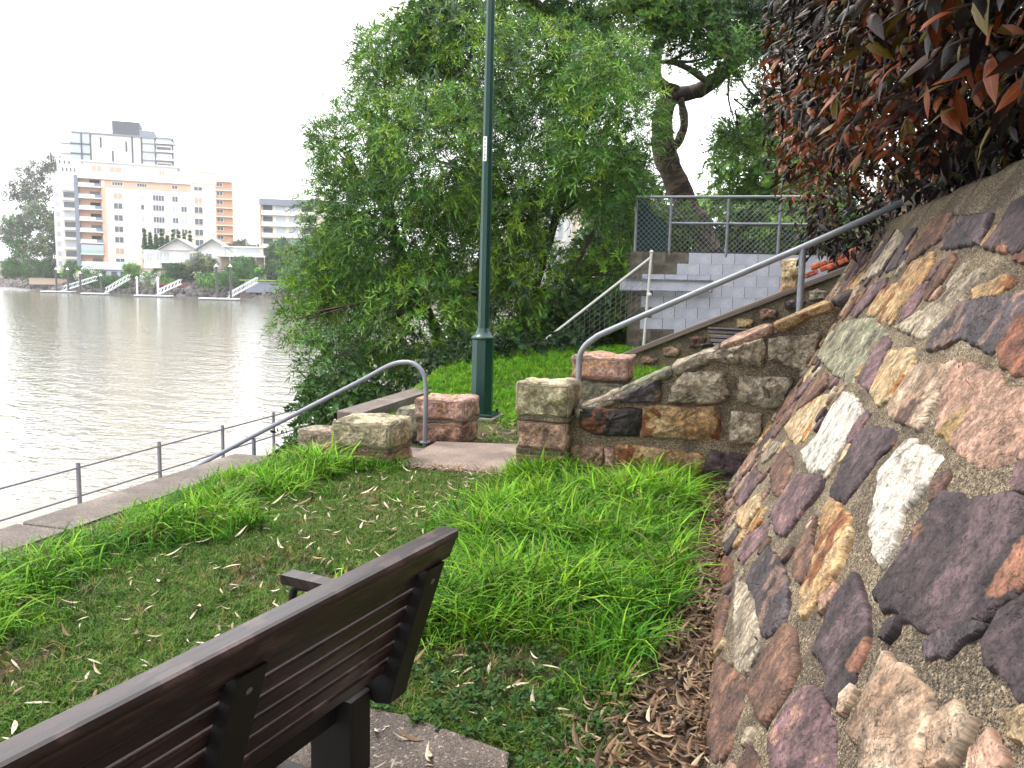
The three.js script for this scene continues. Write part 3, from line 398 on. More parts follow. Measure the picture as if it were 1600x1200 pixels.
// ---------------------------------------------------------------- lamp post
{
  const t = thing('lamp_post', 'tall dark green octagonal lamp post beside the pink-topped pillar', 'lamp post', [-3.03, 0, -9.35]);
  t.rotation.z = -0.006;
  const oct = (r0, r1, y0, y1) => { const g = new THREE.CylinderGeometry(r1, r0, y1 - y0, 8, 1).toNonIndexed(); g.rotateY(Math.PI / 8 + 0.12); g.translate(0, (y0 + y1) / 2, 0); g.computeVertexNormals(); return g; };
  part('footing', rounded(0.46, 0.12, 0.46, 0.02, 0, -0.01, 0), mConc, t);
  part('base_plate', [rounded(0.36, 0.03, 0.36, 0.008, 0, 0.07, 0)], mLampGreen, t);
  for (const [x, z] of [[-1, -1], [1, -1], [1, 1], [-1, 1]]) { const g = new THREE.CylinderGeometry(0.016, 0.016, 0.04, 6); g.translate(x * 0.15, 0.1, z * 0.15); part('bolt', g, mIron, t); }
  part('pedestal', oct(0.137, 0.135, 0.08, 1.0), mLampGreen, t);
  const collar = new THREE.LatheGeometry([[0.137, 0], [0.15, 0.012], [0.15, 0.03], [0.135, 0.045], [0.1, 0.07], [0.083, 0.115], [0.07, 0.14]].map(p => new THREE.Vector2(...p)), 16); collar.translate(0, 0.99, 0); part('collar', collar, mLampGreen, t);
  part('shaft', oct(0.072, 0.042, 1.08, 6.6), mLampGreen, t);
  const cv = document.createElement('canvas'); cv.width = 64; cv.height = 448; const c = cv.getContext('2d'); c.fillStyle = '#e6e8ea'; c.fillRect(0, 0, 64, 448); c.fillStyle = '#1c2226'; c.font = 'bold 58px sans-serif'; c.textAlign = 'center'; c.textBaseline = 'middle'; [...'A16708'].forEach((ch, i) => c.fillText(ch, 32, 44 + i * 72));
  const tex = new THREE.CanvasTexture(cv); tex.colorSpace = THREE.SRGBColorSpace;
  const pl = new THREE.Mesh(new THREE.PlaneGeometry(0.05, 0.285), std({ map: tex, roughness: 0.5 })); pl.name = 'number_sticker'; pl.position.set(-0.002, 3.26, 0.0); pl.castShadow = pl.receiveShadow = true; const a = -0.12 - 0.05; pl.rotation.y = a; pl.position.x += Math.sin(a) * 0.062; pl.position.z += Math.cos(a) * 0.062; pl.userData.label = 'white vertical number sticker'; t.add(pl);
  part('lantern', [new THREE.CylinderGeometry(0.16, 0.1, 0.3, 8).translate(0, 6.78, 0), new THREE.ConeGeometry(0.22, 0.18, 8).translate(0, 7.02, 0)], mLampGreen, t);
}
// ---------------------------------------------------------------- handrails
function railCurve(pts, r, seg = 60) { return tube(pts, r, seg, 12); }
{
  const t = thing('handrail', 'bent grey pipe handrail sloping down to the river steps', 'handrail');
  const z = -7.53; const L = [[-3.045, 0.0, z], [-3.042, 0.3, z], [-3.04, 0.6, z], [-3.07, 0.75, z], [-3.16, 0.84, z], [-3.28, 0.855, z], [-3.45, 0.81, z], [-3.8, 0.62, z], [-4.6, 0.205, z], [-5.1, -0.06, z], [-5.95, -0.52, z], [-6.9, -1.03, z]];
  part('rail', railCurve(L, 0.024, 90), mGalv, t);
  part('post', bar([-5.06, -1.1, z], [-5.06, -0.07, z], 0.022), mGalv, t);
  part('post', bar([-6.85, -2.1, z], [-6.85, -1.02, z], 0.022), mGalv, t);
  const f = new THREE.CylinderGeometry(0.055, 0.055, 0.012, 20); f.translate(-3.045, 0.042, z); part('foot_flange', f, mGalv, t);
}
{
  const t = thing('handrail', 'long grey pipe handrail climbing above the stone flank wall', 'handrail');
  const z = -6.95; const L = [[-1.352, 0.8, z], [-1.352, 0.95, z], [-1.35, 1.05, z], [-1.3, 1.145, z], [-1.22, 1.212, z], [-1.1, 1.28, z], [-0.31, 1.655, z], [0.44, 2.005, z], [1.19, 2.372, z]];
  part('rail', railCurve(L, 0.026, 90), mGalv, t);
  part('post', bar([0.46, 1.3, z], [0.455, 2.0, z], 0.027), mGalv, t);
  part('wall_bracket', rounded(0.09, 0.09, 0.07, 0.01, 1.21, 2.385, z), mWhitePipe, t);
}
// river fence on the lower walkway
{
  const t = thing('river_fence', 'rusty grey three-rail pipe fence along the water edge', 'fence'); const x = -9.3;
  for (let k = -8; k < 8; k++) { const z = -9.4 - k * 1.72; part('post', bar([x, -2.15, z], [x, -1.08, z], 0.032), mOldGalv, t); }
  for (const y of [-1.15, -1.58, -2.0]) part('rail', bar([x, y, 4], [x, y, -22], 0.016), mOldGalv, t);
}
// white pipe rail with mesh on the slope
{
  const t = thing('slope_handrail', 'white pipe rail with wire mesh rising to the block wall', 'handrail');
  const a = [-3.41, 0.6, -13.55], b = [-1.5, 2.18, -13.75], lo = [-1.57, 0.66, -13.75];
  part('top_rail', bar(a, b, 0.024), mWhitePipe, t); part('post', bar([-3.41, 0.2, -13.55], a, 0.022), mWhitePipe, t); part('post', bar(lo, [b[0], b[1] + 0.08, b[2]], 0.024), mWhitePipe, t);
  part('foot_bend', tube([lo, [-1.555, 0.6, -13.7], [-1.5, 0.55, -13.6]], 0.022, 8), mWhitePipe, t);
  part('level_rail', bar([-4.6, 0.5, -13.3], a, 0.02), mWhitePipe, t);
  part('end_cap', new THREE.SphereGeometry(0.034, 10, 8).translate(b[0], b[1] + 0.09, b[2]), mWhitePipe, t);
  part('clamp', new THREE.SphereGeometry(0.04, 10, 8).translate(-1.5, 1.55, -13.72), mWhitePipe, t);
  const w = []; for (let i = 0; i < 22; i++) { const f = (i + 0.5) / 22, x = mix(a[0], b[0], f), y = mix(a[1], b[1], f), z = mix(a[2], b[2], f); w.push(bar([x, y - 0.75, z], [x, y, z], 0.003, 3)); } for (let j = 1; j < 9; j++) w.push(bar([a[0], a[1] - j * 0.09, a[2]], [b[0], b[1] - j * 0.09, b[2]], 0.003, 3));
  stuff(part('wire_mesh', w, mOldGalv, t));
}
// chain wire fence on top of the block wall
{
  const t = thing('wire_fence', 'galvanised pipe fence with chain wire on the block wall', 'fence', [-1.86, 2.28, -14.06]); t.rotation.y = Math.atan2(0.68, 2.4) * 0.95;
  for (const x of [0.04, 0.63, 1.61, 2.5]) part('post', bar([x, -0.05, 0], [x, x < 0.1 ? 0.84 : 0.93, 0], 0.026), mGalv, t);
  part('top_rail', bar([0.02, 0.93, 0], [3.4, 1.0, 0], 0.026), mGalv, t); part('mid_rail', bar([0.63, 0.5, 0], [3.4, 0.53, 0], 0.024), mGalv, t);
  const w = [], H = 0.9; for (let i = -9; i < 40; i++) { for (const s of [1, -1]) { const x0 = i * 0.09; let xa = x0, ya = 0, xb = x0 + s * H, yb = H; const cut = (x) => (x - x0) * s; const lo = 0.03, hi = 3.3; if (xa < lo) { ya = cut(lo); xa = lo; } if (xb < lo) { yb = cut(lo); xb = lo; } if (xa > hi) { ya = cut(hi); xa = hi; } if (xb > hi) { yb = cut(hi); xb = hi; } if (ya < 0 || yb < 0 || ya > H || yb > H || Math.abs(xa - xb) < 0.05) continue; w.push(bar([xa, ya, 0.004 * s], [xb, yb, 0.004 * s], 0.0035, 3)); } }
  stuff(part('chain_wire', w, mGalv, t));
  const s = thing('shade_cloth', 'dark green shade cloth screen sagging behind the wire fence', 'screen', [-1.83, 2.26, -14.3]); s.rotation.y = t.rotation.y;
  const sh = new THREE.Shape([[0, 0], [0.52, 0], [0.52, 0.52], [0.3, 0.7], [0.12, 0.92], [0.03, 1.1], [0, 1.12]].map(p => new THREE.Vector2(...p))); part('cloth', new THREE.ExtrudeGeometry(sh, { depth: 0.012, bevelEnabled: false }), std({ color: 0x1c3a36, roughness: 0.85 }), s); part('pole', bar([-0.02, 0, 0], [-0.02, 1.14, 0], 0.016), mLampGreen, s);
  const p = thing('pool_fence', 'dark vertical-bar fence behind the wire fence', 'fence', [-1.1, 2.26, -15.2]); p.rotation.y = t.rotation.y;
  for (let i = 0; i < 26; i++) part('bar', bar([i * 0.1, 0, 0], [i * 0.1, 0.62, 0], 0.009, 5), mIron, p); part('rail', bar([0, 0.6, 0], [2.6, 0.6, 0], 0.014, 6), mIron, p); part('rail', bar([0, 0.08, 0], [2.6, 0.08, 0], 0.014, 6), mIron, p);
}
// ---------------------------------------------------------------- park bench
function bench(label, pos, turn, L, ups) {                             // local x along the bench from the far end, z towards the sitter's back
  const t = thing('park_bench', label, 'bench', pos, turn, 'park benches');
  const lean = 0.36, s0 = [0.0, 0.43]; const at = (h, off = 0) => [off * Math.cos(lean) + (h - 0.43) * Math.tan(lean) , h + off * Math.sin(lean) * -1]; // [z, y] on the back plane
  const rot = (g, h, off, x) => { g.rotateX(lean); const [z, y] = at(h, off); g.translate(x, y, z); return g; };
  const wuv = g => { const p = g.attributes.position, u = g.attributes.uv; for (let i = 0; i < p.count; i++) u.setXY(i, p.getX(i) * 0.7, p.getY(i) + p.getZ(i)); return g; };
  const gapL = 0.012;
  // top rail: wide cap with rounded front, a lip underneath
  part('top_rail', [wuv(rot(rounded(L + 0.1, 0.078, 0.036, 0.012), 0.832, 0.012, L / 2)), wuv(rounded(L + 0.1, 0.03, 0.075, 0.012, L / 2, at(0.868)[1], at(0.868)[0] - 0.004))], mWood, t);
  for (let i = 0; i < 6; i++) part('back_slat', wuv(rot(rounded(L - 0.02, 0.05, 0.024, 0.006), 0.757 - i * 0.06, 0, L / 2)), mWood, t);
  for (let i = 0; i < 6; i++) part('seat_slat', wuv(rounded(L - 0.02, 0.028, 0.058, 0.006, L / 2, 0.415 - (i === 0 ? 0.008 : 0), -0.09 - i * 0.068)), mWood, t);
  for (const [x, w] of ups) {
    const s = new THREE.Shape([[-0.02, 0.33], [0.03, 0.34], [0.052, 0.42], [0.17, 0.79], [0.14, 0.79], [0.02, 0.46], [-0.49, 0.40], [-0.49, 0.36], [-0.1, 0.36]].map(p => new THREE.Vector2(...p)));
    const g = new THREE.ExtrudeGeometry(s, { depth: w, bevelEnabled: true, bevelSize: 0.004, bevelThickness: 0.004, bevelSegments: 1 }); g.rotateY(-Math.PI / 2); g.translate(x + w / 2, 0, 0.005); part('upright', g, mIron, t);
  }
  for (const [x] of ups) for (let i = 0; i < 6; i++) { const h = 0.757 - i * 0.06, g = new THREE.CylinderGeometry(0.009, 0.009, 0.008, 10); g.rotateX(Math.PI / 2); g.rotateX(lean); const [z, y] = at(h, 0.04); g.translate(x, y, z); part('bolt', g, mGalv, t); }
  for (const x of [0.16, L - 0.16]) { part('leg', [rounded(0.1, 0.26, 0.16, 0.008, x, 0.25, -0.1), rounded(0.075, 0.2, 0.11, 0.008, x, 0.11, -0.1)], mIron, t); part('leg', rounded(0.06, 0.36, 0.06, 0.006, x, 0.2, -0.42), mIron, t); part('foot_plate', rounded(0.14, 0.014, 0.44, 0.005, x, 0.02, -0.25), mIron, t); }
  part('under_rail', span(0.05, L - 0.05, 0.3, 0.37, -0.12, -0.08), mIron, t);
  for (const x of [0.06, L - 0.06]) { part('armrest', wuv(rounded(0.058, 0.032, 0.4, 0.012, x, 0.655, -0.21)), mWood, t); part('arm_bracket', tube([[x, 0.41, -0.36], [x, 0.55, -0.375], [x, 0.615, -0.37], [x, 0.633, -0.33], [x, 0.635, -0.1], [x, 0.635, 0.05]], 0.014, 30, 6), mIron, t); }
  return t;
}
{
  // the far end of its top rail stands at (-0.83, 0.86, -2.27); local x runs from the near end to the far end
  const L = 1.6, t = bench('dark timber slatted park bench in the foreground seen from behind', [0, 0, 0], 0, L, [[0.05, 0.085], [0.8, 0.085], [1.55, 0.085]]);
  t.rotation.y = Math.PI / 2 - 0.1837;                               // local x points to (0.183, 0, -0.983)
  const X = new THREE.Vector3(0.1827, 0, -0.9832), Z = new THREE.Vector3(0.9832, 0, 0.1827);
  t.position.set(-0.83, 0.0, -2.27).addScaledVector(Z, -0.165).addScaledVector(X, -L - 0.05); t.position.y = 0.02;
}
{
  const t = bench('small dark slatted bench half hidden behind the flank wall coping', [1.0, 0.24, -11.2], 0, 1.5, [[0.05, 0.07], [1.45, 0.07]]);
  t.rotation.y = Math.PI - 0.3;
}
// ---------------------------------------------------------------- leaves, sprigs, grass
function leafGeo(len, wid, bend, seg = 2, fold = 0.15) {              // lance leaf from the origin along +y, bending to +z
  const pos = [], idx = [], uv = [];
  const prof = seg === 2 ? [[0, 0.1], [0.45, 1], [1, 0]] : [[0, 0.12], [0.2, 0.75], [0.42, 1], [0.7, 0.66], [1, 0]];
  prof.forEach(([t, w]) => { const y = len * t * (1 - 0.15 * bend * t), z = bend * len * t * t * 0.6; pos.push(-w * wid / 2, y, z + fold * w * wid, 0, y, z, w * wid / 2, y, z + fold * w * wid); uv.push(0, t, 0.5, t, 1, t); });
  for (let i = 0; i + 1 < prof.length; i++) { const a = i * 3, b = a + 3; idx.push(a, a + 1, b, a + 1, b + 1, b, a + 1, a + 2, b + 1, a + 2, b + 2, b + 1); }
  const g = new THREE.BufferGeometry(); g.setAttribute('position', new THREE.Float32BufferAttribute(pos, 3)); g.setAttribute('uv', new THREE.Float32BufferAttribute(uv, 2)); g.setIndex(idx); g.computeVertexNormals(); return g;
}
function diamond(len, wid, bend) {                                   // two-triangle leaf
  const g = new THREE.BufferGeometry(); g.setAttribute('position', new THREE.Float32BufferAttribute([0, 0, 0, -wid / 2, len * 0.45, bend * len * 0.12, wid / 2, len * 0.45, bend * len * 0.12, 0, len, bend * len * 0.5], 3)); g.setAttribute('uv', new THREE.Float32BufferAttribute([0.5, 0, 0, 0.45, 1, 0.45, 0.5, 1], 2)); g.setIndex([0, 2, 1, 1, 2, 3]); g.computeVertexNormals(); return g;
}
function sprig(seed, n, L, len, wid, droop) {                         // leafy twig along +y, tip drooping to +z then down
  const r = rng(seed), gs = [];
  for (let i = 0; i < n; i++) { const t = (i + 0.5) / n; const g = diamond(len * (0.7 + r() * 0.5), wid * (0.8 + r() * 0.4), (r() - 0.3) * 1.0); g.rotateX(0.5 + r() * 0.8); g.rotateY(r() * Math.PI * 2); g.translate((r() - 0.5) * 0.05 * L, t * L * (1 - 0.3 * t * droop), droop * L * 0.5 * t * t); gs.push(g); }
  return mergeGeometries(gs);
}
const leafMat = (o = {}) => new THREE.MeshPhysicalMaterial({ side: THREE.DoubleSide, roughness: 0.6, transmission: 0.25, thickness: 0, color: 0xffffff, ...o });
const mLeaf = leafMat({ specularIntensity: 0.5 }), mGrass = leafMat({ roughness: 0.65, transmission: 0.3, specularIntensity: 0.22 });
const vary = (c, r, a = 0.25, h = 0.12) => { const k = 1 + (r() - 0.5) * 2 * a, w = (r() - 0.5) * 2 * h; return [c[0] * k * (1 + w), c[1] * k, c[2] * k * (1 - w)]; };
// sprigs over the outer part of rounded lobes
function crownRows(lobes, perM2, cols, seed, { inner = 0.45, scale = 1, flat = 1, down = 0.4, skip } = {}) {
  const r = rng(seed), rows = [];
  for (const [cx, cy, cz, R] of lobes) {
    const tone = r(), n = Math.round(4 * Math.PI * R * R * perM2);
    for (let i = 0; i < n; i++) {
      const u = r() * 2 - 1, a = r() * Math.PI * 2, s = Math.sqrt(1 - u * u); const d = [s * Math.cos(a), u, s * Math.sin(a)];
      const lump = 1 + 0.22 * noise3(d[0] * 2.6 + cx, d[1] * 2.6 + cy, d[2] * 2.6 + cz, 6) + 0.1 * noise3(d[0] * 7 + cx, d[1] * 7 + cy, d[2] * 7 + cz, 7);
      const k = R * mix(inner, 1, Math.sqrt(r())) * lump; const p = [cx + d[0] * k, cy + d[1] * k * flat, cz + d[2] * k];
      if (skip && skip(p)) continue;
      const tilt = Math.acos(clamp(d[1] * (1 - down) + (r() - 0.5) * 0.7 - down * 0.4, -1, 1)); const c = cols[Math.floor(clamp(tone * 0.55 + r() * 0.45, 0, 0.999) * cols.length)];
      rows.push({ p, r: [tilt, Math.atan2(d[0], d[2]) + (r() - 0.5) * 2.2, (r() - 0.5) * 1.2], s: scale * (0.6 + r() * 0.7), c: vary(c, r, 0.3, 0.18) });
    }
  }
  return rows;
}
function crown(parent, name, geos, mat, rows) { const b = geos.map(() => []); rows.forEach((w, i) => b[i % geos.length].push(w)); geos.forEach((g, i) => b[i].length && instanced(name, g, mat, b[i], parent)); }

// ---------------------------------------------------------------- the big river tree
{
  const t = thing('river_tree', 'large bushy green tree with narrow leaves beside the river', 'tree');
  const B = [-4.9, -0.4, -15.0]; const br = [];
  const ends = RIVER_TREE_LOBES.map(([x, y, z]) => [x, y, z]);
  const trunk = [limb([B, [-5.0, 1.0, -15.0], [-4.9, 2.4, -15.2], [-5.0, 4.2, -15.3]], 0.2, 0.08, 9, 20, 0.15, 2), limb([[-4.6, -0.3, -15.1], [-4.0, 1.4, -15.3], [-3.5, 3.0, -15.2], [-3.2, 4.6, -15.1]], 0.15, 0.05, 8, 18, 0.15, 3), limb([[-5.2, -0.4, -14.9], [-6.0, 1.2, -14.8], [-6.6, 2.6, -14.7], [-7.0, 4.0, -14.6]], 0.14, 0.05, 8, 18, 0.15, 4), limb([[-4.4, 0.0, -15.1], [-3.3, 1.6, -15.0], [-2.6, 2.9, -14.9]], 0.08, 0.03, 6, 14, 0.15, 5)];
  part('trunk', trunk, mBark, t);
  const r = rng(12); const starts = [[-5, 1, -15], [-4.9, 2.4, -15.2], [-4.0, 1.4, -15.3], [-6, 1.2, -14.8], [-3.5, 3, -15.2], [-6.6, 2.6, -14.7], [-4.95, 3.4, -15.25]];
  for (const e of ends) { const s = starts.reduce((a, b) => Math.hypot(b[0] - e[0], b[1] - e[1] + 0.6, b[2] - e[2]) < Math.hypot(a[0] - e[0], a[1] - e[1] + 0.6, a[2] - e[2]) ? b : a); const m = s.map((v, k) => mix(v, e[k], 0.5) + (k === 1 ? 0.2 : (r() - 0.5) * 0.3)); br.push(limb([s, m, e], 0.045, 0.012, 5, 10, 0.1, 6)); for (let q = 0; q < 5; q++) { const f = [e[0] + (r() - 0.5) * 1.6, e[1] + (r() - 0.3) * 1.3, e[2] + (r() - 0.5) * 1.6]; br.push(limb([m, e.map((v, k) => mix(v, f[k], 0.4)), f], 0.02, 0.005, 4, 6, 0.1, 7)); } }
  part('branches', br, mBark, t);
  const cols = [[0.032, 0.08, 0.022], [0.045, 0.12, 0.02], [0.075, 0.19, 0.02], [0.18, 0.32, 0.024], [0.075, 0.13, 0.06], [0.12, 0.25, 0.018]];
  const geos = [sprig(11, 14, 0.36, 0.14, 0.02, 0.6), sprig(22, 16, 0.26, 0.1, 0.018, 0.2), sprig(33, 12, 0.42, 0.16, 0.019, 0.9), sprig(44, 18, 0.3, 0.12, 0.016, 0.4)];
  const gap = p => { const f = (p[0] + 3.1) / 0.6, g = (p[1] - 2.75) / 0.5, q = f * f + g * g + 0.5 * vnoise(p[0] * 3, p[1] * 3); return q < 1; };
  crown(t, 'foliage', geos, mLeaf, crownRows(RIVER_TREE_LOBES, 66, cols, 21, { skip: gap, down: 0.25 }));
}
// ---------------------------------------------------------------- shrubs on the bank and slope
const G = { dark: [0.02, 0.05, 0.014], mid: [0.045, 0.11, 0.02], light: [0.095, 0.2, 0.026], lime: [0.17, 0.3, 0.034], olive: [0.07, 0.1, 0.035], grey: [0.07, 0.09, 0.055] };
const roundSprig = [1, 2].map(k => sprig(70 + k, 12, 0.3, 0.085, 0.045, 0.5));
function shrub(name, label, lobes, cols, per, seed, group, geos = roundSprig, scale = 1) {
  const t = thing(name, label, 'shrub', [0, 0, 0], 0, group); const b = lobes[0], r = rng(seed); const st = [];
  const base = [b[0], Math.min(...lobes.map(l => l[1] - l[3] * 0.9)), b[2]];
  for (const l of lobes) for (let q = 0; q < 2; q++) st.push(limb([base, [mix(base[0], l[0], 0.5) + (r() - 0.5) * 0.2, mix(base[1], l[1], 0.6), mix(base[2], l[2], 0.5)], [l[0] + (r() - 0.5) * l[3], l[1] + l[3] * 0.3, l[2] + (r() - 0.5) * l[3]]], 0.03 * scale, 0.008 * scale, 5, 8, 0.1, q));
  part('stems', st, mBark, t); crown(t, 'foliage', geos, mLeaf, crownRows(lobes, per, cols, seed + 1, { scale, inner: 0.3 }));
  return t;
}
shrub('bank_shrub', 'dark leafy shrub below the white pipe rail on the slope', [[-2.9, 0.95, -14.6, 0.7], [-2.3, 1.2, -14.9, 0.6], [-3.6, 0.75, -14.3, 0.55]], [G.dark, G.mid, G.light], 90, 201, 'shrubs on the slope');
shrub('bank_shrub', 'low dark undergrowth between the lamp post and the pipe rail', [[-4.1, 0.35, -12.6, 0.5], [-3.5, 0.4, -12.9, 0.42], [-4.7, 0.1, -12.5, 0.5], [-2.75, 0.5, -13.35, 0.38]], [G.dark, G.dark, G.mid], 110, 203, 'shrubs on the slope');
shrub('bank_shrub', 'leafy shrub hanging over the water left of the short pillars', [[-6.0, -0.55, -11.2, 0.6], [-6.3, -0.2, -11.8, 0.55], [-5.6, -0.3, -11.6, 0.45], [-6.2, -0.95, -10.8, 0.4]], [G.dark, G.mid, G.mid], 100, 205, 'shrubs on the slope');
shrub('terrace_shrub', 'light green shrub behind the wire fence near the dark bush', [[1.2, 3.2, -17, 0.7], [0.9, 2.7, -16.6, 0.6], [1.6, 2.9, -16.4, 0.6]], [G.light, G.mid, G.lime], 80, 207);
shrub('terrace_shrub', 'shrub with pale leaves behind the shade cloth', [[-2.3, 2.6, -17.5, 0.8], [-2.9, 2.2, -17, 0.7], [-1.6, 2.9, -18, 0.6]], [G.mid, G.light, G.olive], 70, 209);
// ---------------------------------------------------------------- gnarled tree over the terrace
{
  const t = thing('gnarled_tree', 'old gnarled tree with leaning dark trunk and spreading limbs behind the fence', 'tree');
  const tr = [limb([[-0.7, 2.2, -22.7], [-1.15, 3.1, -22.6], [-1.75, 4.3, -22.4], [-2.2, 5.3, -22.2], [-2.3, 5.9, -22.2], [-2.1, 7.0, -22.3]], 0.4, 0.24, 12, 30, 0.2, 2), limb([[-2.1, 6.7, -22.3], [-1.6, 6.85, -22.5], [-1.1, 7.05, -22.4], [-0.6, 7.6, -22.5], [-0.4, 8.4, -22.7], [0.1, 9.4, -22.9]], 0.24, 0.12, 9, 24, 0.2, 3), limb([[-2.15, 6.8, -22.3], [-2.5, 7.15, -22.0], [-2.45, 7.7, -21.5], [-2.0, 8.4, -21.0], [-2.6, 9.6, -20.5]], 0.22, 0.1, 9, 22, 0.2, 4), limb([[-2.0, 8.3, -21.0], [-2.5, 7.9, -18.6], [-3.3, 7.5, -17.8], [-4.0, 7.32, -17.5], [-4.5, 7.6, -17.2], [-5.0, 7.9, -16.4], [-5.2, 7.15, -15.3], [-5.4, 6.75, -15.1], [-5.75, 6.45, -15.0], [-6.2, 6.25, -14.9]], 0.15, 0.035, 8, 44, 0.2, 5), limb([[-1.1, 7.05, -22.3], [-1.9, 6.9, -19.6], [-2.7, 6.45, -18.2], [-3.4, 6.4, -17.8], [-3.9, 6.1, -17.6]], 0.1, 0.03, 7, 24, 0.2, 8), limb([[-2.15, 5.3, -22.2], [-1.85, 5.5, -22.1], [-1.7, 6.0, -22.1], [-1.85, 6.7, -22.3]], 0.13, 0.1, 8, 14, 0.2, 6), limb([[-0.5, 7.9, -22.6], [0.3, 7.7, -22.2], [1.0, 7.9, -21.5]], 0.1, 0.04, 7, 12, 0.2, 7)];
  part('trunk', tr, mBark, t);
  const r = rng(33); const lobes = [];
  const pts = [[-5.8, 6.7, -15.0, 0.42], [-6.15, 6.95, -14.9, 0.4], [-5.6, 6.25, -15.0, 0.32], [-6.4, 6.4, -14.8, 0.36], [-5.5, 7.1, -15.1, 0.4], [-6.1, 6.1, -14.9, 0.28], [-6.6, 5.85, -14.8, 0.22], [-5.06, 7.4, -17.2, 0.7], [-4.2, 7.6, -17.5, 0.8], [-3.4, 7.1, -17.6, 0.6], [-2.5, 7.5, -18, 0.8], [-1.4, 7.3, -18.4, 0.8], [-0.6, 6.6, -18.5, 0.55], [-3.7, 6.3, -17.5, 0.6], [-4.2, 6.0, -17.4, 0.5], [-2.6, 6.3, -18, 0.55], [-1.6, 7.9, -18.6, 0.9], [-0.2, 7.6, -19.5, 1.0], [-2.4, 9.2, -19.6, 1.2], [-4.0, 9.0, -18.4, 1.1], [0.5, 8.0, -21, 1.0], [-0.3, 5.6, -22, 0.6], [0.6, 6.4, -21.5, 0.7], [-5.2, 8.6, -17, 0.9], [-1.2, 8.9, -20, 1.1]];
  const br = []; for (const p of pts) { lobes.push(p); const s = [[-0.5, 7.9, -22.6], [-2.0, 8.4, -21], [-2.5, 7.9, -18.6], [-4.0, 7.32, -17.5], [-5.0, 7.9, -16.4], [-5.4, 6.75, -15.1], [-0.6, 7.6, -22.5], [-1.9, 6.9, -19.6], [-3.4, 6.4, -17.8]].reduce((a, b) => Math.hypot(b[0] - p[0], b[1] - p[1], b[2] - p[2]) < Math.hypot(a[0] - p[0], a[1] - p[1], a[2] - p[2]) ? b : a); for (let q = 0; q < 4; q++) { const e = [p[0] + (r() - 0.5) * p[3] * 1.6, p[1] + (r() - 0.5) * p[3], p[2] + (r() - 0.5) * p[3] * 1.6]; const s0 = q ? [mix(s[0], p[0], 0.3 + q * 0.15), mix(s[1], p[1], 0.3 + q * 0.15) - 0.1, mix(s[2], p[2], 0.3 + q * 0.15)] : s; br.push(limb([s0, [mix(s0[0], e[0], 0.5) + (r() - 0.5) * 0.3, mix(s0[1], e[1], 0.5) - (q ? 0.02 : 0.1), mix(s0[2], e[2], 0.5) + (r() - 0.5) * 0.3], e], q ? 0.03 : 0.055, 0.012, 5, 10, 0.15, q)); } }
  part('branches', br, mBark, t);
  crown(t, 'foliage', [1, 2].map(k => sprig(80 + k, 16, 0.4, 0.1, 0.034, 0.4)), mLeaf, crownRows(lobes, 56, [G.dark, G.mid, G.light, G.lime], 35, { inner: 0.15, flat: 0.75, down: 0.1 }));
}
function bgTree(name, label, base, h, r0, lobes, cols, per, seed, group, scale = 1.6) {
  const t = thing(name, label, 'tree', [0, 0, 0], 0, group), r = rng(seed); const top = [base[0] + (r() - 0.5) * 0.6, base[1] + h * 0.7, base[2]];
  const tr = [limb([base, [mix(base[0], top[0], 0.5) + (r() - 0.5) * 0.3, base[1] + h * 0.35, base[2]], top], r0, r0 * 0.4, 8, 14, 0.15, seed)]; for (const l of lobes) tr.push(limb([[mix(base[0], top[0], 0.7), base[1] + h * 0.5, base[2]], [mix(top[0], l[0], 0.5), mix(top[1], l[1], 0.3), mix(top[2], l[2], 0.5)], [l[0], l[1], l[2]]], r0 * 0.4, r0 * 0.1, 6, 10, 0.15, seed));
  part('trunk', tr, mBark, t); crown(t, 'foliage', [1, 2].map(k => sprig(90 + k, 14, 0.4, 0.13, 0.05, 0.5)), mLeaf, crownRows(lobes, per, cols, seed, { scale, inner: 0.35 })); return t;
}
bgTree('garden_tree', 'light green tree between the gnarled trunk and the dark bush', [1.5, 2.2, -27], 6, 0.2, [[0.3, 5.6, -26.5, 1.3], [1.3, 6.4, -27, 1.3], [1.8, 4.8, -26.5, 1.2], [0.8, 4.2, -26, 0.8], [2.4, 6.8, -27, 1.4]], [G.mid, G.light, G.mid], 17, 301, 'trees behind the terrace');
bgTree('garden_tree', 'pale leafy tree low behind the wire fence', [-0.2, 2.2, -30], 3.5, 0.16, [[-0.4, 4.0, -29, 1.2], [0.9, 3.6, -29, 1.1], [-1.9, 3.6, -30, 1.2], [2.2, 3.4, -29, 1.2]], [G.light, G.olive, G.lime], 18, 303, 'trees behind the terrace');
bgTree('garden_tree', 'green tree filling the gap left of the gnarled trunk', [-3.8, 1.8, -28], 6, 0.2, [[-3.9, 4.4, -27.5, 1.3], [-4.8, 5.4, -28, 1.4], [-4.4, 3.2, -27, 0.9]], [G.mid, G.light, G.mid], 15, 305, 'trees behind the terrace');
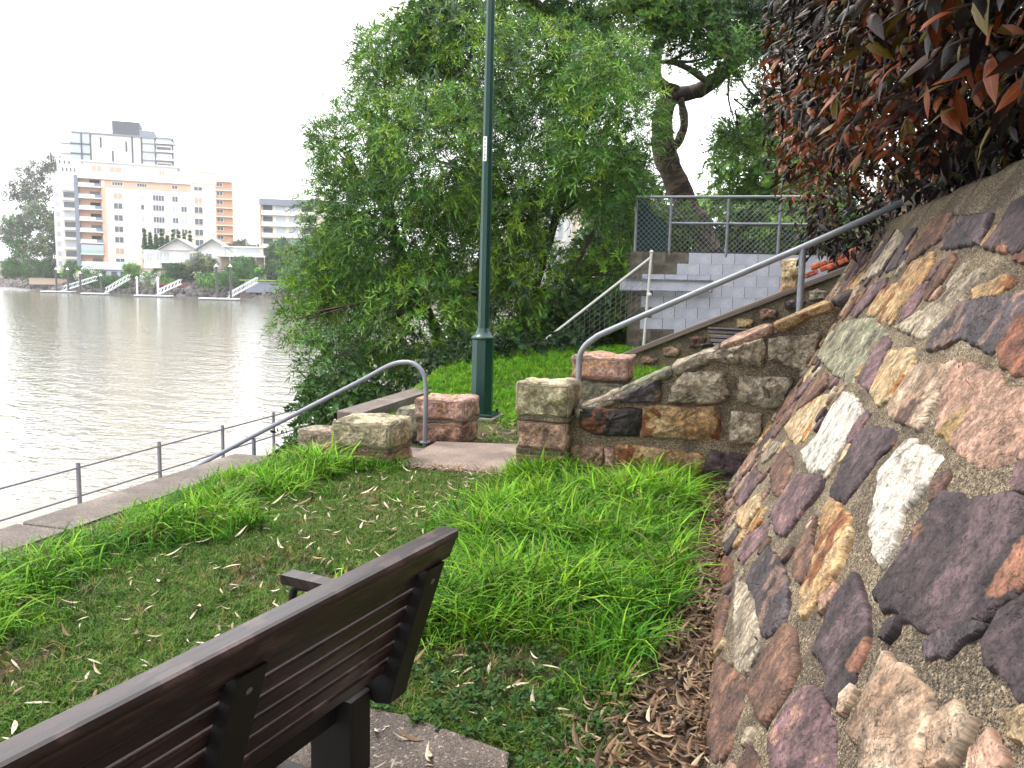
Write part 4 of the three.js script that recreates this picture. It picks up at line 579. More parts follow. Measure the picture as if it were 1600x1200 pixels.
// shade trees over and behind the lookout (they keep the sky off the lawn; their dry leaves lie on it)
for (const [i, base, lobes] of [[0, [2.6, 2.2, 3.5], [[1.8, 7.5, 2.5, 2.0], [0.2, 8.2, 1.5, 1.9], [3.4, 7.6, 0.2, 2.0], [3.2, 8.4, 4.2, 2.1], [-0.6, 8.4, 4.5, 2.0], [2.2, 9, -1.4, 1.9]]], [1, [-2.6, 0, 7.5], [[-2.4, 7.2, 6.5, 2.1], [-4.2, 7.6, 5.2, 1.8], [-0.8, 7.8, 7.6, 2.0], [-3.6, 8.4, 8.4, 2.1]]], [2, [5.2, 2.2, -3.5], [[4.4, 7.4, -3.2, 2.1], [3.6, 8.2, -5.6, 2.0], [6.0, 8.0, -2.0, 2.2], [5.8, 7.6, -6.5, 2.2], [4.6, 8.6, -8.4, 1.9]]]])
  bgTree('gum_tree', ['gum tree behind the lookout shading the bench', 'gum tree at the back of the lawn near the river', 'gum tree on the raised garden above the sloping wall'][i], base, 7, 0.28, lobes, [G.olive, G.mid, G.grey], 9, 320 + i, 'gum trees shading the lawn', 2.2);

// ---------------------------------------------------------------- copper-leaved bush above the battered wall
{
  const t = thing('copper_bush', 'huge dark bush with drooping copper and maroon leaves above the sloping wall', 'bush'); const r = rng(61);
  const leafTex = texture(128, (u, v) => { const rib = smooth(0.05, 0.0, Math.abs(u - 0.5)) * 0.35, vein = smooth(0.15, 0.0, Math.abs(((v * 9 + Math.abs(u - 0.5) * 5) % 1) - 0.5)) * 0.12; const k = 0.86 + rib + vein + 0.1 * fbm(u * 6, v * 6, 3, 6, 6, 131); return [k * 225, k * 225, k * 225]; });
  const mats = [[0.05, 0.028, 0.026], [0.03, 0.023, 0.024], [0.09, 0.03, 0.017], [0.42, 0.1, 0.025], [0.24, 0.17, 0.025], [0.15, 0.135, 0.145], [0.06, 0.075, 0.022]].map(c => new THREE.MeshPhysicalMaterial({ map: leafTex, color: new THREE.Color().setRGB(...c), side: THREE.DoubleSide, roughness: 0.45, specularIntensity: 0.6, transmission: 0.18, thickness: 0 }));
  const geos = [leafGeo(0.14, 0.04, 0.5, 4, 0.14), leafGeo(0.125, 0.043, 0.9, 4, 0.2), leafGeo(0.15, 0.034, 0.25, 4, 0.12)];
  // front surface of the leaf curtain: x at height y and distance z, and its lower edge
  const face = (y, z) => { const f = smooth(-2.2, -8.2, z); return mix(0.5, 0.14, f) + 0.42 * smooth(3.1, 2.2, y) + 0.2 * fbm(z * 1.3, y * 1.3, 3) + 0.12 * fbm(z * 3.5, y * 3.5, 2); };
  const low = (z, x) => (z > -7.15 ? 2.3 + 0.3 * smooth(1.1, 0.5, x) + 0.1 * smooth(-5.8, -7.15, z) : 1.98) + 0.07 * fbm(z * 2.5, 4, 2);
  const stems = []; for (let i = 0; i < 90; i++) { const z = -1.6 - (i * 0.125) % 7.5, x = 1.6 + r() * 0.8; const y1 = 2.8 + r() * 2.2, fx = face(y1, z) + 0.12; stems.push(limb([[x, 2.2, z], [mix(x, fx, 0.35), mix(2.3, y1, 0.8), z + (r() - 0.5) * 0.5], [fx, y1 + 0.1, z + (r() - 0.5) * 0.7], [fx - 0.08, y1 - 0.25, z + (r() - 0.5) * 0.7]], 0.022, 0.005, 5, 12, 0.15, i)); }
  part('stems', stems, mBark, t);
  const rows = mats.map(() => []); const near = [];
  const N = 88000; for (let i = 0; i < N; i++) {
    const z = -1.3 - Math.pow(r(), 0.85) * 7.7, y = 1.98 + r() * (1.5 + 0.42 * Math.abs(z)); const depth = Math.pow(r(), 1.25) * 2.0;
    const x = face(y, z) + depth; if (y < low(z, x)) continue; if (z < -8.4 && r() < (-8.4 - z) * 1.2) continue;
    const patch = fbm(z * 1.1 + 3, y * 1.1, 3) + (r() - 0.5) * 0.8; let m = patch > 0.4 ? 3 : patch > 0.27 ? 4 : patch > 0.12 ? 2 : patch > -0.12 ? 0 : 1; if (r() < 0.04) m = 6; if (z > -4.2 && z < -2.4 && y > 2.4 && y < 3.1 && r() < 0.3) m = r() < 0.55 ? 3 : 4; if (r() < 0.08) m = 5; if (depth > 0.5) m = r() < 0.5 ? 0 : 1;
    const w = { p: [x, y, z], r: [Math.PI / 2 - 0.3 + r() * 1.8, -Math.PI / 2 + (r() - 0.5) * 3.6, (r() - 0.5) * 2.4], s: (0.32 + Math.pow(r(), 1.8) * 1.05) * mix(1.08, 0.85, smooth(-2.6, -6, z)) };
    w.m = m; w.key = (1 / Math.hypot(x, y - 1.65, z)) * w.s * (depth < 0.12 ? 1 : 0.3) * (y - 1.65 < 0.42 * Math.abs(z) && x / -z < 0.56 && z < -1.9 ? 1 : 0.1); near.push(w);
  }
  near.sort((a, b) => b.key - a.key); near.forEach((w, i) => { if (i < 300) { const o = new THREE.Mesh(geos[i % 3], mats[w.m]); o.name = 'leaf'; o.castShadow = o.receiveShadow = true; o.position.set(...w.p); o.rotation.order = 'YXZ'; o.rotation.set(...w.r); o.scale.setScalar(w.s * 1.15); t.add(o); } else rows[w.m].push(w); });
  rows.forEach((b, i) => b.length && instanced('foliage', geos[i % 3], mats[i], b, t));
}
// ---------------------------------------------------------------- grass
function blade(r, len, wid, lean) { const a = r() * Math.PI * 2, c = Math.cos(a), s = Math.sin(a), n = 4, pos = [], idx = [], uv = []; for (let i = 0; i <= n; i++) { const t = i / n, w = wid * (1 - Math.pow(t, 1.6)) / 2 + 0.0002, o = lean * len * t * t, y = len * t * (1 - 0.42 * lean * t * t); pos.push(c * o - s * w, y, s * o + c * w, c * o + s * w, y, s * o - c * w); uv.push(0, t, 1, t); } for (let i = 0; i < n; i++) { const q = i * 2; idx.push(q, q + 1, q + 2, q + 1, q + 3, q + 2); } const g = new THREE.BufferGeometry(); g.setAttribute('position', new THREE.Float32BufferAttribute(pos, 3)); g.setAttribute('uv', new THREE.Float32BufferAttribute(uv, 2)); g.setIndex(idx); g.computeVertexNormals(); return g; }
function tuft(seed, n, len, wid, spread, lean) { const r = rng(seed), gs = []; for (let i = 0; i < n; i++) { const g = blade(r, len * (0.5 + r() * 0.7), wid * (0.7 + r() * 0.6), lean * (0.3 + r())); g.translate((r() - 0.5) * spread, 0, (r() - 0.5) * spread); gs.push(g); } return mergeGeometries(gs); }
{
  const shortT = [1, 2, 3].map(k => tuft(k, 13, 0.055, 0.0055, 0.1, 0.8)), longT = [4, 5, 6].map(k => tuft(k, 9, 0.21, 0.0105, 0.12, 1.0)), weed = sprig(140, 9, 0.05, 0.03, 0.018, 0.3);
  const tall = (x, z) => { const n = fbm(x * 1.2 + 9, z * 1.2, 3); const right = smooth(-1.95, -1.35, x + n * 0.5) * smooth(-2.75, -3.35, z + n * 0.7); const left = smooth(-2.95, -3.35, x + n * 0.7) * (0.55 + 0.45 * smooth(0.05, 0.3, fbm(x * 2 + 3, z * 1.4, 2))); const mid = smooth(0.3, 0.5, n) * smooth(-2.0, -2.5, x) * smooth(-5.0, -5.6, z); return clamp(Math.max(right, left, mid * 0.7)); };
  const pad = (x, z) => x > -1.78 && x < -0.63 && z > -2.64 - (x + 1.75) * -0.1 ; const r = rng(71);
  const sh = [[], [], []], lo = [[], [], []], wd = [];
  const sC = [[0.085, 0.18, 0.022], [0.12, 0.23, 0.032], [0.055, 0.13, 0.018], [0.16, 0.25, 0.05]]; const gC = [[0.06, 0.19, 0.01], [0.1, 0.28, 0.012], [0.035, 0.12, 0.01], [0.2, 0.4, 0.02]];
  for (let i = 0; i < 52000; i++) { const u = r(), z = 0.6 - Math.pow(u, 0.72) * 7.3, x = -4.08 + r() * 4.05; if (pad(x, z) || z < -6.62) continue; const wallGap = 0.28 + 0.1 * fbm(z * 1.7, 3, 3) + 0.05 * smooth(-3.4, -2.4, z); if (x > -0.06 - wallGap * (0.7 + r() * 0.5)) continue; if (x < -3.9 - 0.1 * fbm(z * 2, 8, 2)) continue;
    if (z < -6.4 && x > -2.9 && x < -1.8) continue;
    const k = tall(x, z), bare = smooth(0.1, 0.4, fbm(x * 1.6 + 2, z * 1.6 + 7, 3)); const y = lawnH(x, z) - 0.004;
    const cl = fbm(x * 3.6 + 1, z * 3.6 + 4, 3);
    if (r() < k * (0.46 + 0.3 * cl)) lo[i % 3].push({ p: [x, y, z], r: [(r() - 0.5) * 0.5, r() * 6.28, (r() - 0.5) * 0.5], s: (0.42 + 0.5 * k + Math.pow(r(), 2) * 0.6) * (1 + 0.55 * cl) * (x < -3.6 ? 0.62 : 1), c: vary(r() < 0.05 ? [0.3, 0.26, 0.12] : gC[cl + (r() - 0.5) * 0.9 > 0.22 ? 3 : r() < 0.5 ? 1 : r() < 0.6 ? 0 : 2], r, 0.35, 0.18) });
    else if (r() > bare * 0.75) { const d = r() < 0.09 + 0.25 * smooth(0.0, 0.4, fbm(x * 1.6 + 2, z * 1.6 + 7, 3)) ? [0.27, 0.22, 0.11] : sC[Math.floor(r() * 4)]; sh[i % 3].push({ p: [x, y, z], r: [(r() - 0.5) * 0.4, r() * 6.28, (r() - 0.5) * 0.4], s: 0.6 + r() * 0.55, c: vary(d, r, 0.3, 0.15) }); }
    if (z > -3.3 && x > -1.5 && r() < 0.2) wd.push({ p: [x, y + 0.015, z], r: [0.3 * r(), r() * 6.28, 0], s: 0.6 + r() * 0.6, c: vary([0.045, 0.11, 0.025], r) }); }
  const a = thing('short_grass', 'short patchy lawn grass across the middle of the lawn', 'grass', [0, 0, 0], 0, null, 'stuff'); shortT.forEach((g, i) => instanced('blades', g, mGrass, sh[i], a));
  const b = thing('long_grass', 'long lush grass beside the stone wall and along the kerb', 'grass', [0, 0, 0], 0, null, 'stuff'); longT.forEach((g, i) => instanced('blades', g, mGrass, lo[i], b));
  const w = thing('lawn_weeds', 'small leafy weeds at the edge of the concrete pad', 'weeds', [0, 0, 0], 0, null, 'stuff'); instanced('leaves', weed, mGrass, wd, w);
  // slope beyond the path
  const bk = [[], [], []]; for (let i = 0; i < 15000; i++) { const z = -7.9 - Math.pow(r(), 1.2) * 6.2, x = -4.6 + r() * 6.3; if (x > -1.3 && z > -8.5) continue; if (x > -1.75 && z < -12.3) continue; const worn = x < -1.7 && z > -9.1; if (worn && r() < 0.65) continue; if (Math.hypot(x + 3.03, z + 9.35) < 0.26) continue; bk[i % 3].push({ p: [x, backH(x, z) - 0.01, z], r: [(r() - 0.5) * 0.4, r() * 6.28, (r() - 0.5) * 0.4], s: (worn ? 0.7 : 1.5) * (0.7 + r() * 0.6), c: vary(gC[r() < 0.4 ? 3 : 1], r, 0.25, 0.12) }); }
  const c = thing('slope_grass', 'bright grass on the slope around the lamp post', 'grass', [0, 0, 0], 0, null, 'stuff'); shortT.forEach((g, i) => instanced('blades', g, mGrass, bk[i], c));
  // dry gum leaves
  const lg = [leafGeo(0.13, 0.02, 0.5, 4, 0.2), leafGeo(0.11, 0.024, -0.7, 4, 0.25), leafGeo(0.09, 0.016, 1.0, 4, 0.2)]; for (const [i, g] of lg.entries()) { const p = g.attributes.position; for (let k = 0; k < p.count; k++) p.setX(k, p.getX(k) + [0.9, -1.6, 2.2][i] * (p.getY(k) - 0.06) ** 2 * 2); g.computeVertexNormals(); }
  const mDry = std({ color: 0xffffff, roughness: 0.7 }); const dc = [[0.26, 0.17, 0.095], [0.16, 0.09, 0.05], [0.38, 0.29, 0.18], [0.085, 0.048, 0.03], [0.2, 0.12, 0.06]];
  const onLawn = [[], [], []], atWall = [[], [], []];
  for (let i = 0; i < 1500; i++) { const z = 0 - Math.pow(r(), 0.8) * 6.5, x = -3.6 + r() * 3.4; const k = tall(x, z); if (r() < k * 0.9) continue; const onPad = pad(x, z); onLawn[i % 3].push({ p: [x, lawnH(x, z) + (onPad ? 0.045 : 0.03 + r() * 0.02), z], r: [Math.PI / 2 + (r() - 0.5) * 0.5, r() * 6.28, (r() - 0.5) * 0.8], s: 0.25 + Math.pow(r(), 1.6) * 0.8, c: vary(r() < 0.55 ? [0.52, 0.44, 0.32] : dc[Math.floor(r() * 5)], r, 0.2, 0.05) }); }
  for (let i = 0; i < 6500; i++) { const z = 0.5 - r() * 7.1, wd2 = 0.38 + 0.12 * fbm(z * 1.7, 3, 3) + 0.05 * smooth(-3.4, -2.4, z); const x = -0.02 - Math.pow(r(), 1.2) * wd2; atWall[i % 3].push({ p: [x, lawnH(x, z) + 0.015 + r() * 0.03, z], r: [Math.PI / 2 + (r() - 0.5) * 0.8, r() * 6.28, (r() - 0.5) * 1.2], s: 0.35 + r() * 0.5, c: vary(dc[[0, 1, 3, 4, 1, 3, 3, 2][Math.floor(r() * 8)]], r, 0.3, 0.05) }); }
  for (let i = 0; i < 420; i++) { const z = -6.5 + (r() - 0.5) * 0.16, x = -2.95 + r() * 1.3; atWall[i % 3].push({ p: [x, 0.03 + r() * 0.03, z], r: [Math.PI / 2 + (r() - 0.5) * 0.6, r() * 6.28, (r() - 0.5)], s: 0.4 + r() * 0.4, c: vary(dc[Math.floor(r() * 5)], r, 0.3, 0.05) }); }
  for (let i = 0; i < 500; i++) { const z = -8.0 - r() * 1.6, x = -2.7 + r() * 1.4; atWall[i % 3].push({ p: [x, backH(x, z) + 0.03 + r() * 0.02, z], r: [Math.PI / 2 + (r() - 0.5) * 0.6, r() * 6.28, (r() - 0.5)], s: 0.4 + r() * 0.4, c: vary(dc[Math.floor(r() * 5)], r, 0.3, 0.05) }); }
  const d = thing('fallen_leaves', 'dry tan gum leaves scattered over the lawn', 'leaves', [0, 0, 0], 0, null, 'stuff'); lg.forEach((g, i) => instanced('leaves', g, mDry, onLawn[i], d));
  const e = thing('leaf_litter', 'thick brown leaf litter along the wall foot and path edge', 'leaf litter', [0, 0, 0], 0, null, 'stuff'); lg.forEach((g, i) => instanced('leaves', g, mDry, atWall[i], e));
}
// ---------------------------------------------------------------- the far bank
const farThing = (name, label, category, l, d, y, turn = 0, group) => { const [x, z] = FB(l, d); return thing(name, label, category, [x, y, z], YAW + turn, group); };
const edgeL = [[-420, 420], [-300, 400], [-219, 345], [-166, 282], [-139, 264], [-94, 222], [-84, 221], [-64, 214], [-50, 196], [-30, 176], [10, 170], [80, 180], [300, 240]];
const shoreD = l => { for (let i = 0; i + 1 < edgeL.length; i++) { const [a, da] = edgeL[i], [b, db] = edgeL[i + 1]; if (l >= a && l <= b) return mix(da, db, (l - a) / (b - a)); } return 300; };
{
  const prof = [[-3, -4.2], [0, -3.1], [2.5, -1.6], [5, -0.3], [7, 0.5], [7.6, 1.4], [16, 2.4], [26, 4.6], [60, 5.6], [140, 9], [420, 22]];
  const pos = [], uv = [], idx = []; const n = 180; const r = rng(801);
  for (let i = 0; i <= n; i++) { const l = mix(-420, 300, i / n), s = shoreD(l); prof.forEach(([o, y], k) => { const dd = s + o + (k < 5 ? (r() - 0.5) * 1.6 : 0), yy = y + (k < 6 ? (r() - 0.5) * 0.7 : (r() - 0.5) * 0.4); const [x, z] = FB(l, dd); pos.push(x, yy, z); uv.push(l, dd); }); }
  const m = prof.length; for (let i = 0; i < n; i++) for (let k = 0; k + 1 < m; k++) { const a = i * m + k, b = a + m; idx.push(a, b, a + 1, b, b + 1, a + 1); }
  const g = new THREE.BufferGeometry(); g.setAttribute('position', new THREE.Float32BufferAttribute(pos, 3)); g.setAttribute('uv', new THREE.Float32BufferAttribute(uv, 2)); g.setIndex(idx); g.computeVertexNormals();
  const bankTex = texture(256, (u, v) => { const m2 = fbm(u * 8, v * 8, 4, 8, 8, 141); return mixC([112, 100, 92], [66, 58, 58], clamp(0.5 + m2 * 1.3)); });
  solo('far_bank', g, std({ map: tiled(bankTex, 9) }), 'rocky far river bank below the apartment buildings', 'river bank', 'structure');
}
const fm = { white: std({ color: 0xd2d1cf }), cream: std({ color: 0xdfd5c4 }), orange: std({ color: 0xd2b09c }), brick: std({ color: 0xbb8e78 }), glass: std({ color: 0x4e5560, roughness: 0.2 }), pale: std({ color: 0xa8b0ba, roughness: 0.25 }), grey: std({ color: 0x7d828f }), dgrey: std({ color: 0x55585f }), greenGlass: std({ color: 0x8db3aa, roughness: 0.25 }), roof: std({ color: 0x8f969c }), blue: std({ color: 0x8fa4b0 }), stone: std({ color: 0xb39f90 }), red: std({ color: 0x8d5148 }), dark: std({ color: 0x35322f }), pile: std({ color: 0x4a4a4e }), metal: std({ color: 0xd9dde0, roughness: 0.5 }), teal: std({ color: 0x3b7f97 }), lawn: std({ color: 0x7fa64a }) };
function win(t, x, y, w, h, mat, z = 0.02, n = 1) {                    // one window: dark pane in a frame that stands proud
  const f = part('window', span(x - w / 2 - 0.12, x + w / 2 + 0.12, y - h / 2 - 0.16, y + h / 2 + 0.1, z - 0.12, z + 0.03), fm.white, t);
  for (let i = 0; i < n; i++) { const a = x - w / 2 + i * w / n, b = a + w / n; part('pane', span(a + 0.08, b - 0.08, y - h / 2, y + h / 2, z - 0.06, z + 0.07), mat, f); }
}
{ // cream and orange apartment block
  const t = farThing('apartment_block', 'cream and orange apartment block with stacked corner balconies', 'building', -129.5, 255, 5.0, THREE.MathUtils.degToRad(22));
  part('wall', span(0, 33.5, 0, 27.6, -14, 0), fm.cream, t); part('tower_wall', span(24.5, 33.8, 27.6, 31.2, -12, 0.3), fm.cream, t); part('tower_cap', span(24.2, 34.1, 31.2, 31.7, -12.3, 0.6), fm.white, t);
  part('fascia', span(-6.4, 26, 27.0, 28.6, -14, 0.9), fm.white, t); part('penthouse', span(-5, 22, 28.6, 32.4, -13, -2.5), fm.white, t); part('penthouse_roof', span(-6, 23, 32.4, 32.8, -14, -1.5), fm.white, t);
  part('orange_band', span(1, 26, 24.6, 26.9, -1, 0.06), fm.orange, t); part('orange_band', span(0, 1.2, 0, 24.6, -1, 0.08), fm.orange, t); part('orange_band', span(10.8, 11.6, 0, 3.5, -1, 0.06), fm.orange, t);
  for (const [a, b] of [[-4.6, 0], [0, 6], [15, 18]]) win(t, (a + b) / 2 + 1, 30.4, (b - a) * 0.6, 1.6, fm.stone, -2.5, 2);
  const rows = [25.9, 22.2, 19.1, 15.4, 11.9, 8.6, 5.1, 2.2];
  rows.forEach((y, j) => { const P = j === 1 || j === 3 ? fm.pale : fm.glass;
    win(t, 4.6, y, j ? 2.5 : 3, j ? (j > 6 ? 1.0 : 1.7) : 0.9, j === 1 || j === 6 ? fm.stone : fm.glass, 0.1, j ? 2 : 4); win(t, 11.6, y, j ? 1.0 : 2.8, j ? 1.4 : 0.9, P, 0.1, j ? 1 : 4);
    if (j) win(t, 16.3, y, 3.3, j > 4 ? 1.9 : 1.7, fm.glass, 0.1, j === 5 ? 2 : 4); win(t, 21.2, y, 1.7, j ? 1.6 : 1, j === 2 ? fm.pale : fm.glass, 0.1, 2); if (j) win(t, 23.8, y, 1.7, 1.6, P, 0.1, 2); win(t, 28.2, y, 2.5, j ? 1.8 : 1, j === 1 ? fm.stone : fm.glass, 0.3, 2); });
  part('balcony_back_wall', span(-6.4, 0, 0, 27, -14, -2.2), fm.orange, t); part('service_pipe_column', span(-7.6, -6.4, 0, 28, -6, -0.5), fm.grey, t);
  for (let j = 0; j < 8; j++) { const y = 0.2 + j * 3.45; const b = part('balcony', span(-6.4, 0.2, y, y + 0.32, -2.4, 1.0), fm.white, t); part('balustrade', [span(-6.2, -1.8, y + 0.32, y + 1.3, 0.8, 0.95)], j === 1 ? fm.greenGlass : fm.white, b); part('balustrade', span(-1.8, 0.1, y + 0.32, y + 1.25, 0.8, 0.9), j === 1 ? fm.greenGlass : fm.grey, b); if (j === 1) part('glass_screen', span(-6.2, 0.1, y + 1.3, y + 3.1, 0.8, 0.9), fm.pale, b); part('balcony_door', span(-3.4, -0.6, y + 0.32, y + 2.5, -2.25, -2.1), j % 3 ? fm.dark : fm.glass, t); }
}
{ // white tower on the left
  const t = farThing('apartment_tower', 'stepped white apartment tower left of the cream block', 'building', -152, 278, 2.8, 0.38);
  part('wall', span(-5, 5.2, 0, 33, -12, 0), fm.white, t); part('upper_wall', span(-3.6, 5.2, 33, 38.5, -12, -0.5), fm.white, t); part('side_wing', span(5.2, 7.2, 0, 30, -10, -1.2), fm.white, t);
  for (let j = 0; j < 9; j++) { const y = 3.4 + j * 3.3; const b = part('balcony', [span(-2.2, 6.0, y - 1.9, y - 1.0, 0, 1.1)], fm.white, t); part('glazing', span(-1.9, 1.7, y - 1.0, y + 0.9, -0.2, 0.1), j % 3 === 2 ? fm.pale : fm.glass, t); part('glazing', span(2.1, 4.6, y - 1.0, y + 0.9, -0.2, 0.1), j % 2 ? fm.pale : fm.glass, t); win(t, -3.8, y, 1.2, 1.5, fm.pale, 0.05, 1); win(t, 6.2, y - 0.3, 0.9, 1.4, fm.dark, -1.15, 1); }
  for (let i = 0; i < 4; i++) win(t, -1.8 + i * 1.2, 35, 0.6, 1.2, fm.dgrey, -0.45); for (let i = 0; i < 3; i++) win(t, -2.6 + i * 1.4, 37.4, 0.6, 1.1, fm.dgrey, -0.45);
}
{ // grey and white tower behind
  const t = farThing('apartment_tower', 'white and grey tower with dark rooftop plant boxes behind', 'building', -158, 330, 8, 0.33);
  part('wall', span(-18, 18, 0, 50, -16, 0), fm.white, t); part('roof_edge', span(-18.5, 18.5, 50, 50.6, -16.5, 0.6), fm.grey, t); part('plant_room', span(-4, 6, 50.6, 56, -12, -1), fm.dgrey, t); part('plant_room', span(6, 11.5, 50.6, 53, -12, -1), fm.grey, t);
  part('glazed_corner', span(-19, -11.5, 38, 49.8, -8, 0.4), fm.pale, t); for (const y of [38, 42, 46]) part('sun_shade', span(-23, -18, y, y + 0.5, -6, 0), fm.white, t);
  for (const x of [-15.2, -12]) part('mullion', span(x, x + 0.5, 38, 50, 0.3, 0.7), fm.dgrey, t); for (const y of [38.2, 41.8, 45.6]) part('spandrel', span(-19, -11.5, y, y + 0.5, 0.3, 0.7), fm.dgrey, t);
  for (const [x, a, b] of [[-8.4, 45, 49], [-4.2, 32, 44], [0.8, 44, 48], [3, 34, 50], [6.4, 34, 50], [11.5, 30, 50], [18, 28, 50]]) part('dark_band', span(x, x + 0.6, a, b, 0, 0.3), fm.dgrey, t);
  for (let j = 0; j < 6; j++) { const y = 31 + j * 3.3; part('spandrel', span(7, 18, y, y + 0.5, 0, 0.4), fm.grey, t); part('glazing', span(12.4, 17.6, y + 1.2, y + 2.6, -0.1, 0.15), j % 2 ? fm.pale : fm.glass, t); part('glazing', span(7.4, 11, y + 1.0, y + 2.8, -0.1, 0.15), fm.pale, t); const b = part('balcony', span(12, 19.4, y + 0.5, y + 1.3, 0, 1.3), fm.white, t); }
}
{ // brick tower
  const t = farThing('brick_tower', 'slim orange brick apartment tower with white floor slabs', 'building', -114.5, 312, 6, 0.3);
  part('wall', span(-5.5, 5.6, 0, 33.6, -12, 0), fm.brick, t); part('glazed_bay', span(-5.4, -1.9, 0, 33.4, -1, 0.5), fm.dgrey, t); part('white_fin', span(-1.6, -0.9, 0, 34, -1, 0.9), fm.white, t);
  for (let j = 0; j < 10; j++) { const y = 3.3 + j * 3.3; part('floor_slab', span(-5.8, 6.4, y - 0.25, y + 0.15, -1, 1.0), fm.cream, t); win(t, 1.2, y - 1.3, 2.2, 1.2, fm.glass, 0.1, 2); }
}
{ // apartments on the right
  const t = farThing('apartment_block', 'low white apartment block with grey roof and long balconies', 'building', -65, 238, 3, 0.2);
  part('wall', span(-9, 14, 0, 20.4, -12, 0), fm.cream, t); part('roof', span(-9.4, 14.4, 20.4, 22.2, -12.4, 1.4), fm.grey, t); part('dark_pier', span(4.6, 5.8, 0, 21, -1, 1.3), fm.dgrey, t);
  for (let j = 0; j < 6; j++) { const y = 1.6 + j * 3.2; part('balcony', span(-8.8, 14, y, y + 1.3, 0, 1.4), fm.white, t); for (let i = 0; i < 6; i++) if (i !== 4) part('opening', span(-8.4 + i * 3.6, -5.8 + i * 3.6, y + 1.3, y + 2.9, 0.02, 0.12), i % 3 ? fm.pale : fm.dgrey, t); }
  part('side_wall', span(-9.3, -8.9, 0, 20.4, -10, 1.4), fm.stone, t);
}
function gable(x0, x1, y, h, d, over = 0.5) { const s = new THREE.Shape([[x0 - over, y], [x1 + over, y], [(x0 + x1) / 2, y + h]].map(p => new THREE.Vector2(...p))); const g = new THREE.ExtrudeGeometry(s, { depth: d, bevelEnabled: false }); g.translate(0, 0, -d + 0.6); return g; }
{
  const t = farThing('white_house', 'white two-storey riverside house with twin gables', 'house', -95, 232, 4.6, 0.1);
  part('wall', span(-11, 2, 0, 5.2, -10, 0), fm.white, t); part('wall', span(2, 12, 0, 5.0, -9, 1.2), fm.white, t); part('gable', gable(-6, 4, 5.2, 3.2, 9), fm.white, t); part('gable', gable(3, 14, 5.0, 3.4, 9), fm.white, t);
  part('roof', beam([3.6, 5.4, -2], [8.6, 8.6, -2], 8.6, 0.25), fm.roof, t); part('roof', beam([8.6, 8.6, -2], [14.2, 5.0, -2], 8.6, 0.25), fm.roof, t); part('roof', beam([-6.6, 5.2, -2], [-1, 8.5, -2], 8.4, 0.2), fm.roof, t); part('roof', beam([-1, 8.5, -2], [4.4, 5.4, -2], 8.4, 0.2), fm.roof, t);
  for (const x of [-9.4, -6.6, -4.6]) win(t, x, 3.4, 1.5, 2.2, fm.pale, 0.05, 2); for (const x of [2.9, 5, 7.4]) win(t, x, 3.2, 1.7, 2.4, fm.grey, 1.25, 2); part('garage_opening', span(-6, -1.5, 0.1, 1.5, 0, 0.1), fm.dgrey, t); part('porch_roof', span(-6.4, -1, 1.5, 1.8, 0, 2), fm.white, t);
}
{
  const t = farThing('pavilion_house', 'flat-roofed white pavilion with dark open veranda', 'house', -78.5, 230, 4.8, 0.05);
  part('upper_wall', span(-4, 6.5, 4.0, 6.2, -9, -2), fm.white, t); part('upper_roof', span(-5, 7.5, 6.2, 6.5, -9.5, -1), fm.white, t); part('clerestory', span(-1, 5.4, 4.6, 5.8, -2.1, -1.9), fm.pale, t);
  part('veranda_roof', span(-6, 8, 3.4, 3.9, -8, 2), fm.white, t); part('back_wall', span(-5.4, 7, 0, 3.4, -8, -1.6), fm.stone, t); part('doorway', span(-1, 1.6, 0, 2.6, -1.6, -1.5), fm.red, t); for (const x of [-5.4, -2, 2.4, 5.2, 7.6]) part('veranda_post', span(x, x + 0.2, 0, 3.4, 1.6, 1.8), fm.white, t);
}
{
  const t = farThing('boat_shed', 'low shed with blue-grey roof below the cream block', 'shed', -124, 244, 1.6, 0.15);
  part('wall', span(-5.5, 7, 0, 2.4, -5, 0), fm.pale, t); part('roof', gable(-6, 7.4, 2.4, 0.01, 0.02), fm.blue, t); part('pitched_roof', [beam([-6.2, 2.3, 0.9], [-6.2, 4.6, -3.4], 0.2, 0.2), beam([0.6, 2.4, 0.6], [0.6, 4.7, -3.2], 13.4, 0.25)], fm.blue, t); for (const x of [-3.6, -1.2, 2, 4.6]) part('opening', span(x, x + 1.6, 0.6, 1.9, 0, 0.08), fm.dgrey, t);
}
// garden walls, deck, terraces
const gw = (name, label, l0, l1, d, y0, y1, mat) => { const t = farThing(name, label, name === 'garden_deck' ? 'deck' : 'wall', (l0 + l1) / 2, d, 0); part(name === 'garden_deck' ? 'boards' : 'face', span(-(l1 - l0) / 2, (l1 - l0) / 2, y0, y1, -0.6, 0), mat, t); part('cap', span(-(l1 - l0) / 2 - 0.2, (l1 - l0) / 2 + 0.2, y1, y1 + 0.2, -0.9, 0.2), mat, t); return t; };
gw('garden_wall', 'cream garden wall with blue panel beside the clipped hedge', -112, -104, 240, 0.5, 4.4, fm.cream); gw('garden_wall', 'pale terraced stone wall below the pavilion', -87, -70, 228, 1.0, 3.2, fm.stone); gw('garden_wall', 'grey stone sea wall at the right end of the far bank', -72, -50, 216, -1.5, 1.2, fm.grey); gw('garden_wall', 'brown stone sea wall near the tall gum trees', -168, -142, 279, -1.2, 0.8, fm.stone);
gw('garden_deck', 'small reddish timber deck on posts over the rocks', -98, -90, 221, -0.1, 0.3, fm.red);
solo('far_lawn', (() => { const [x, z] = FB(-66, 222); const g = new THREE.BoxGeometry(16, 0.3, 10); g.rotateY(YAW); g.translate(x, 1.75, z); return g; })(), fm.lawn, 'small bright lawn above the far sea wall', 'lawn', 'structure');
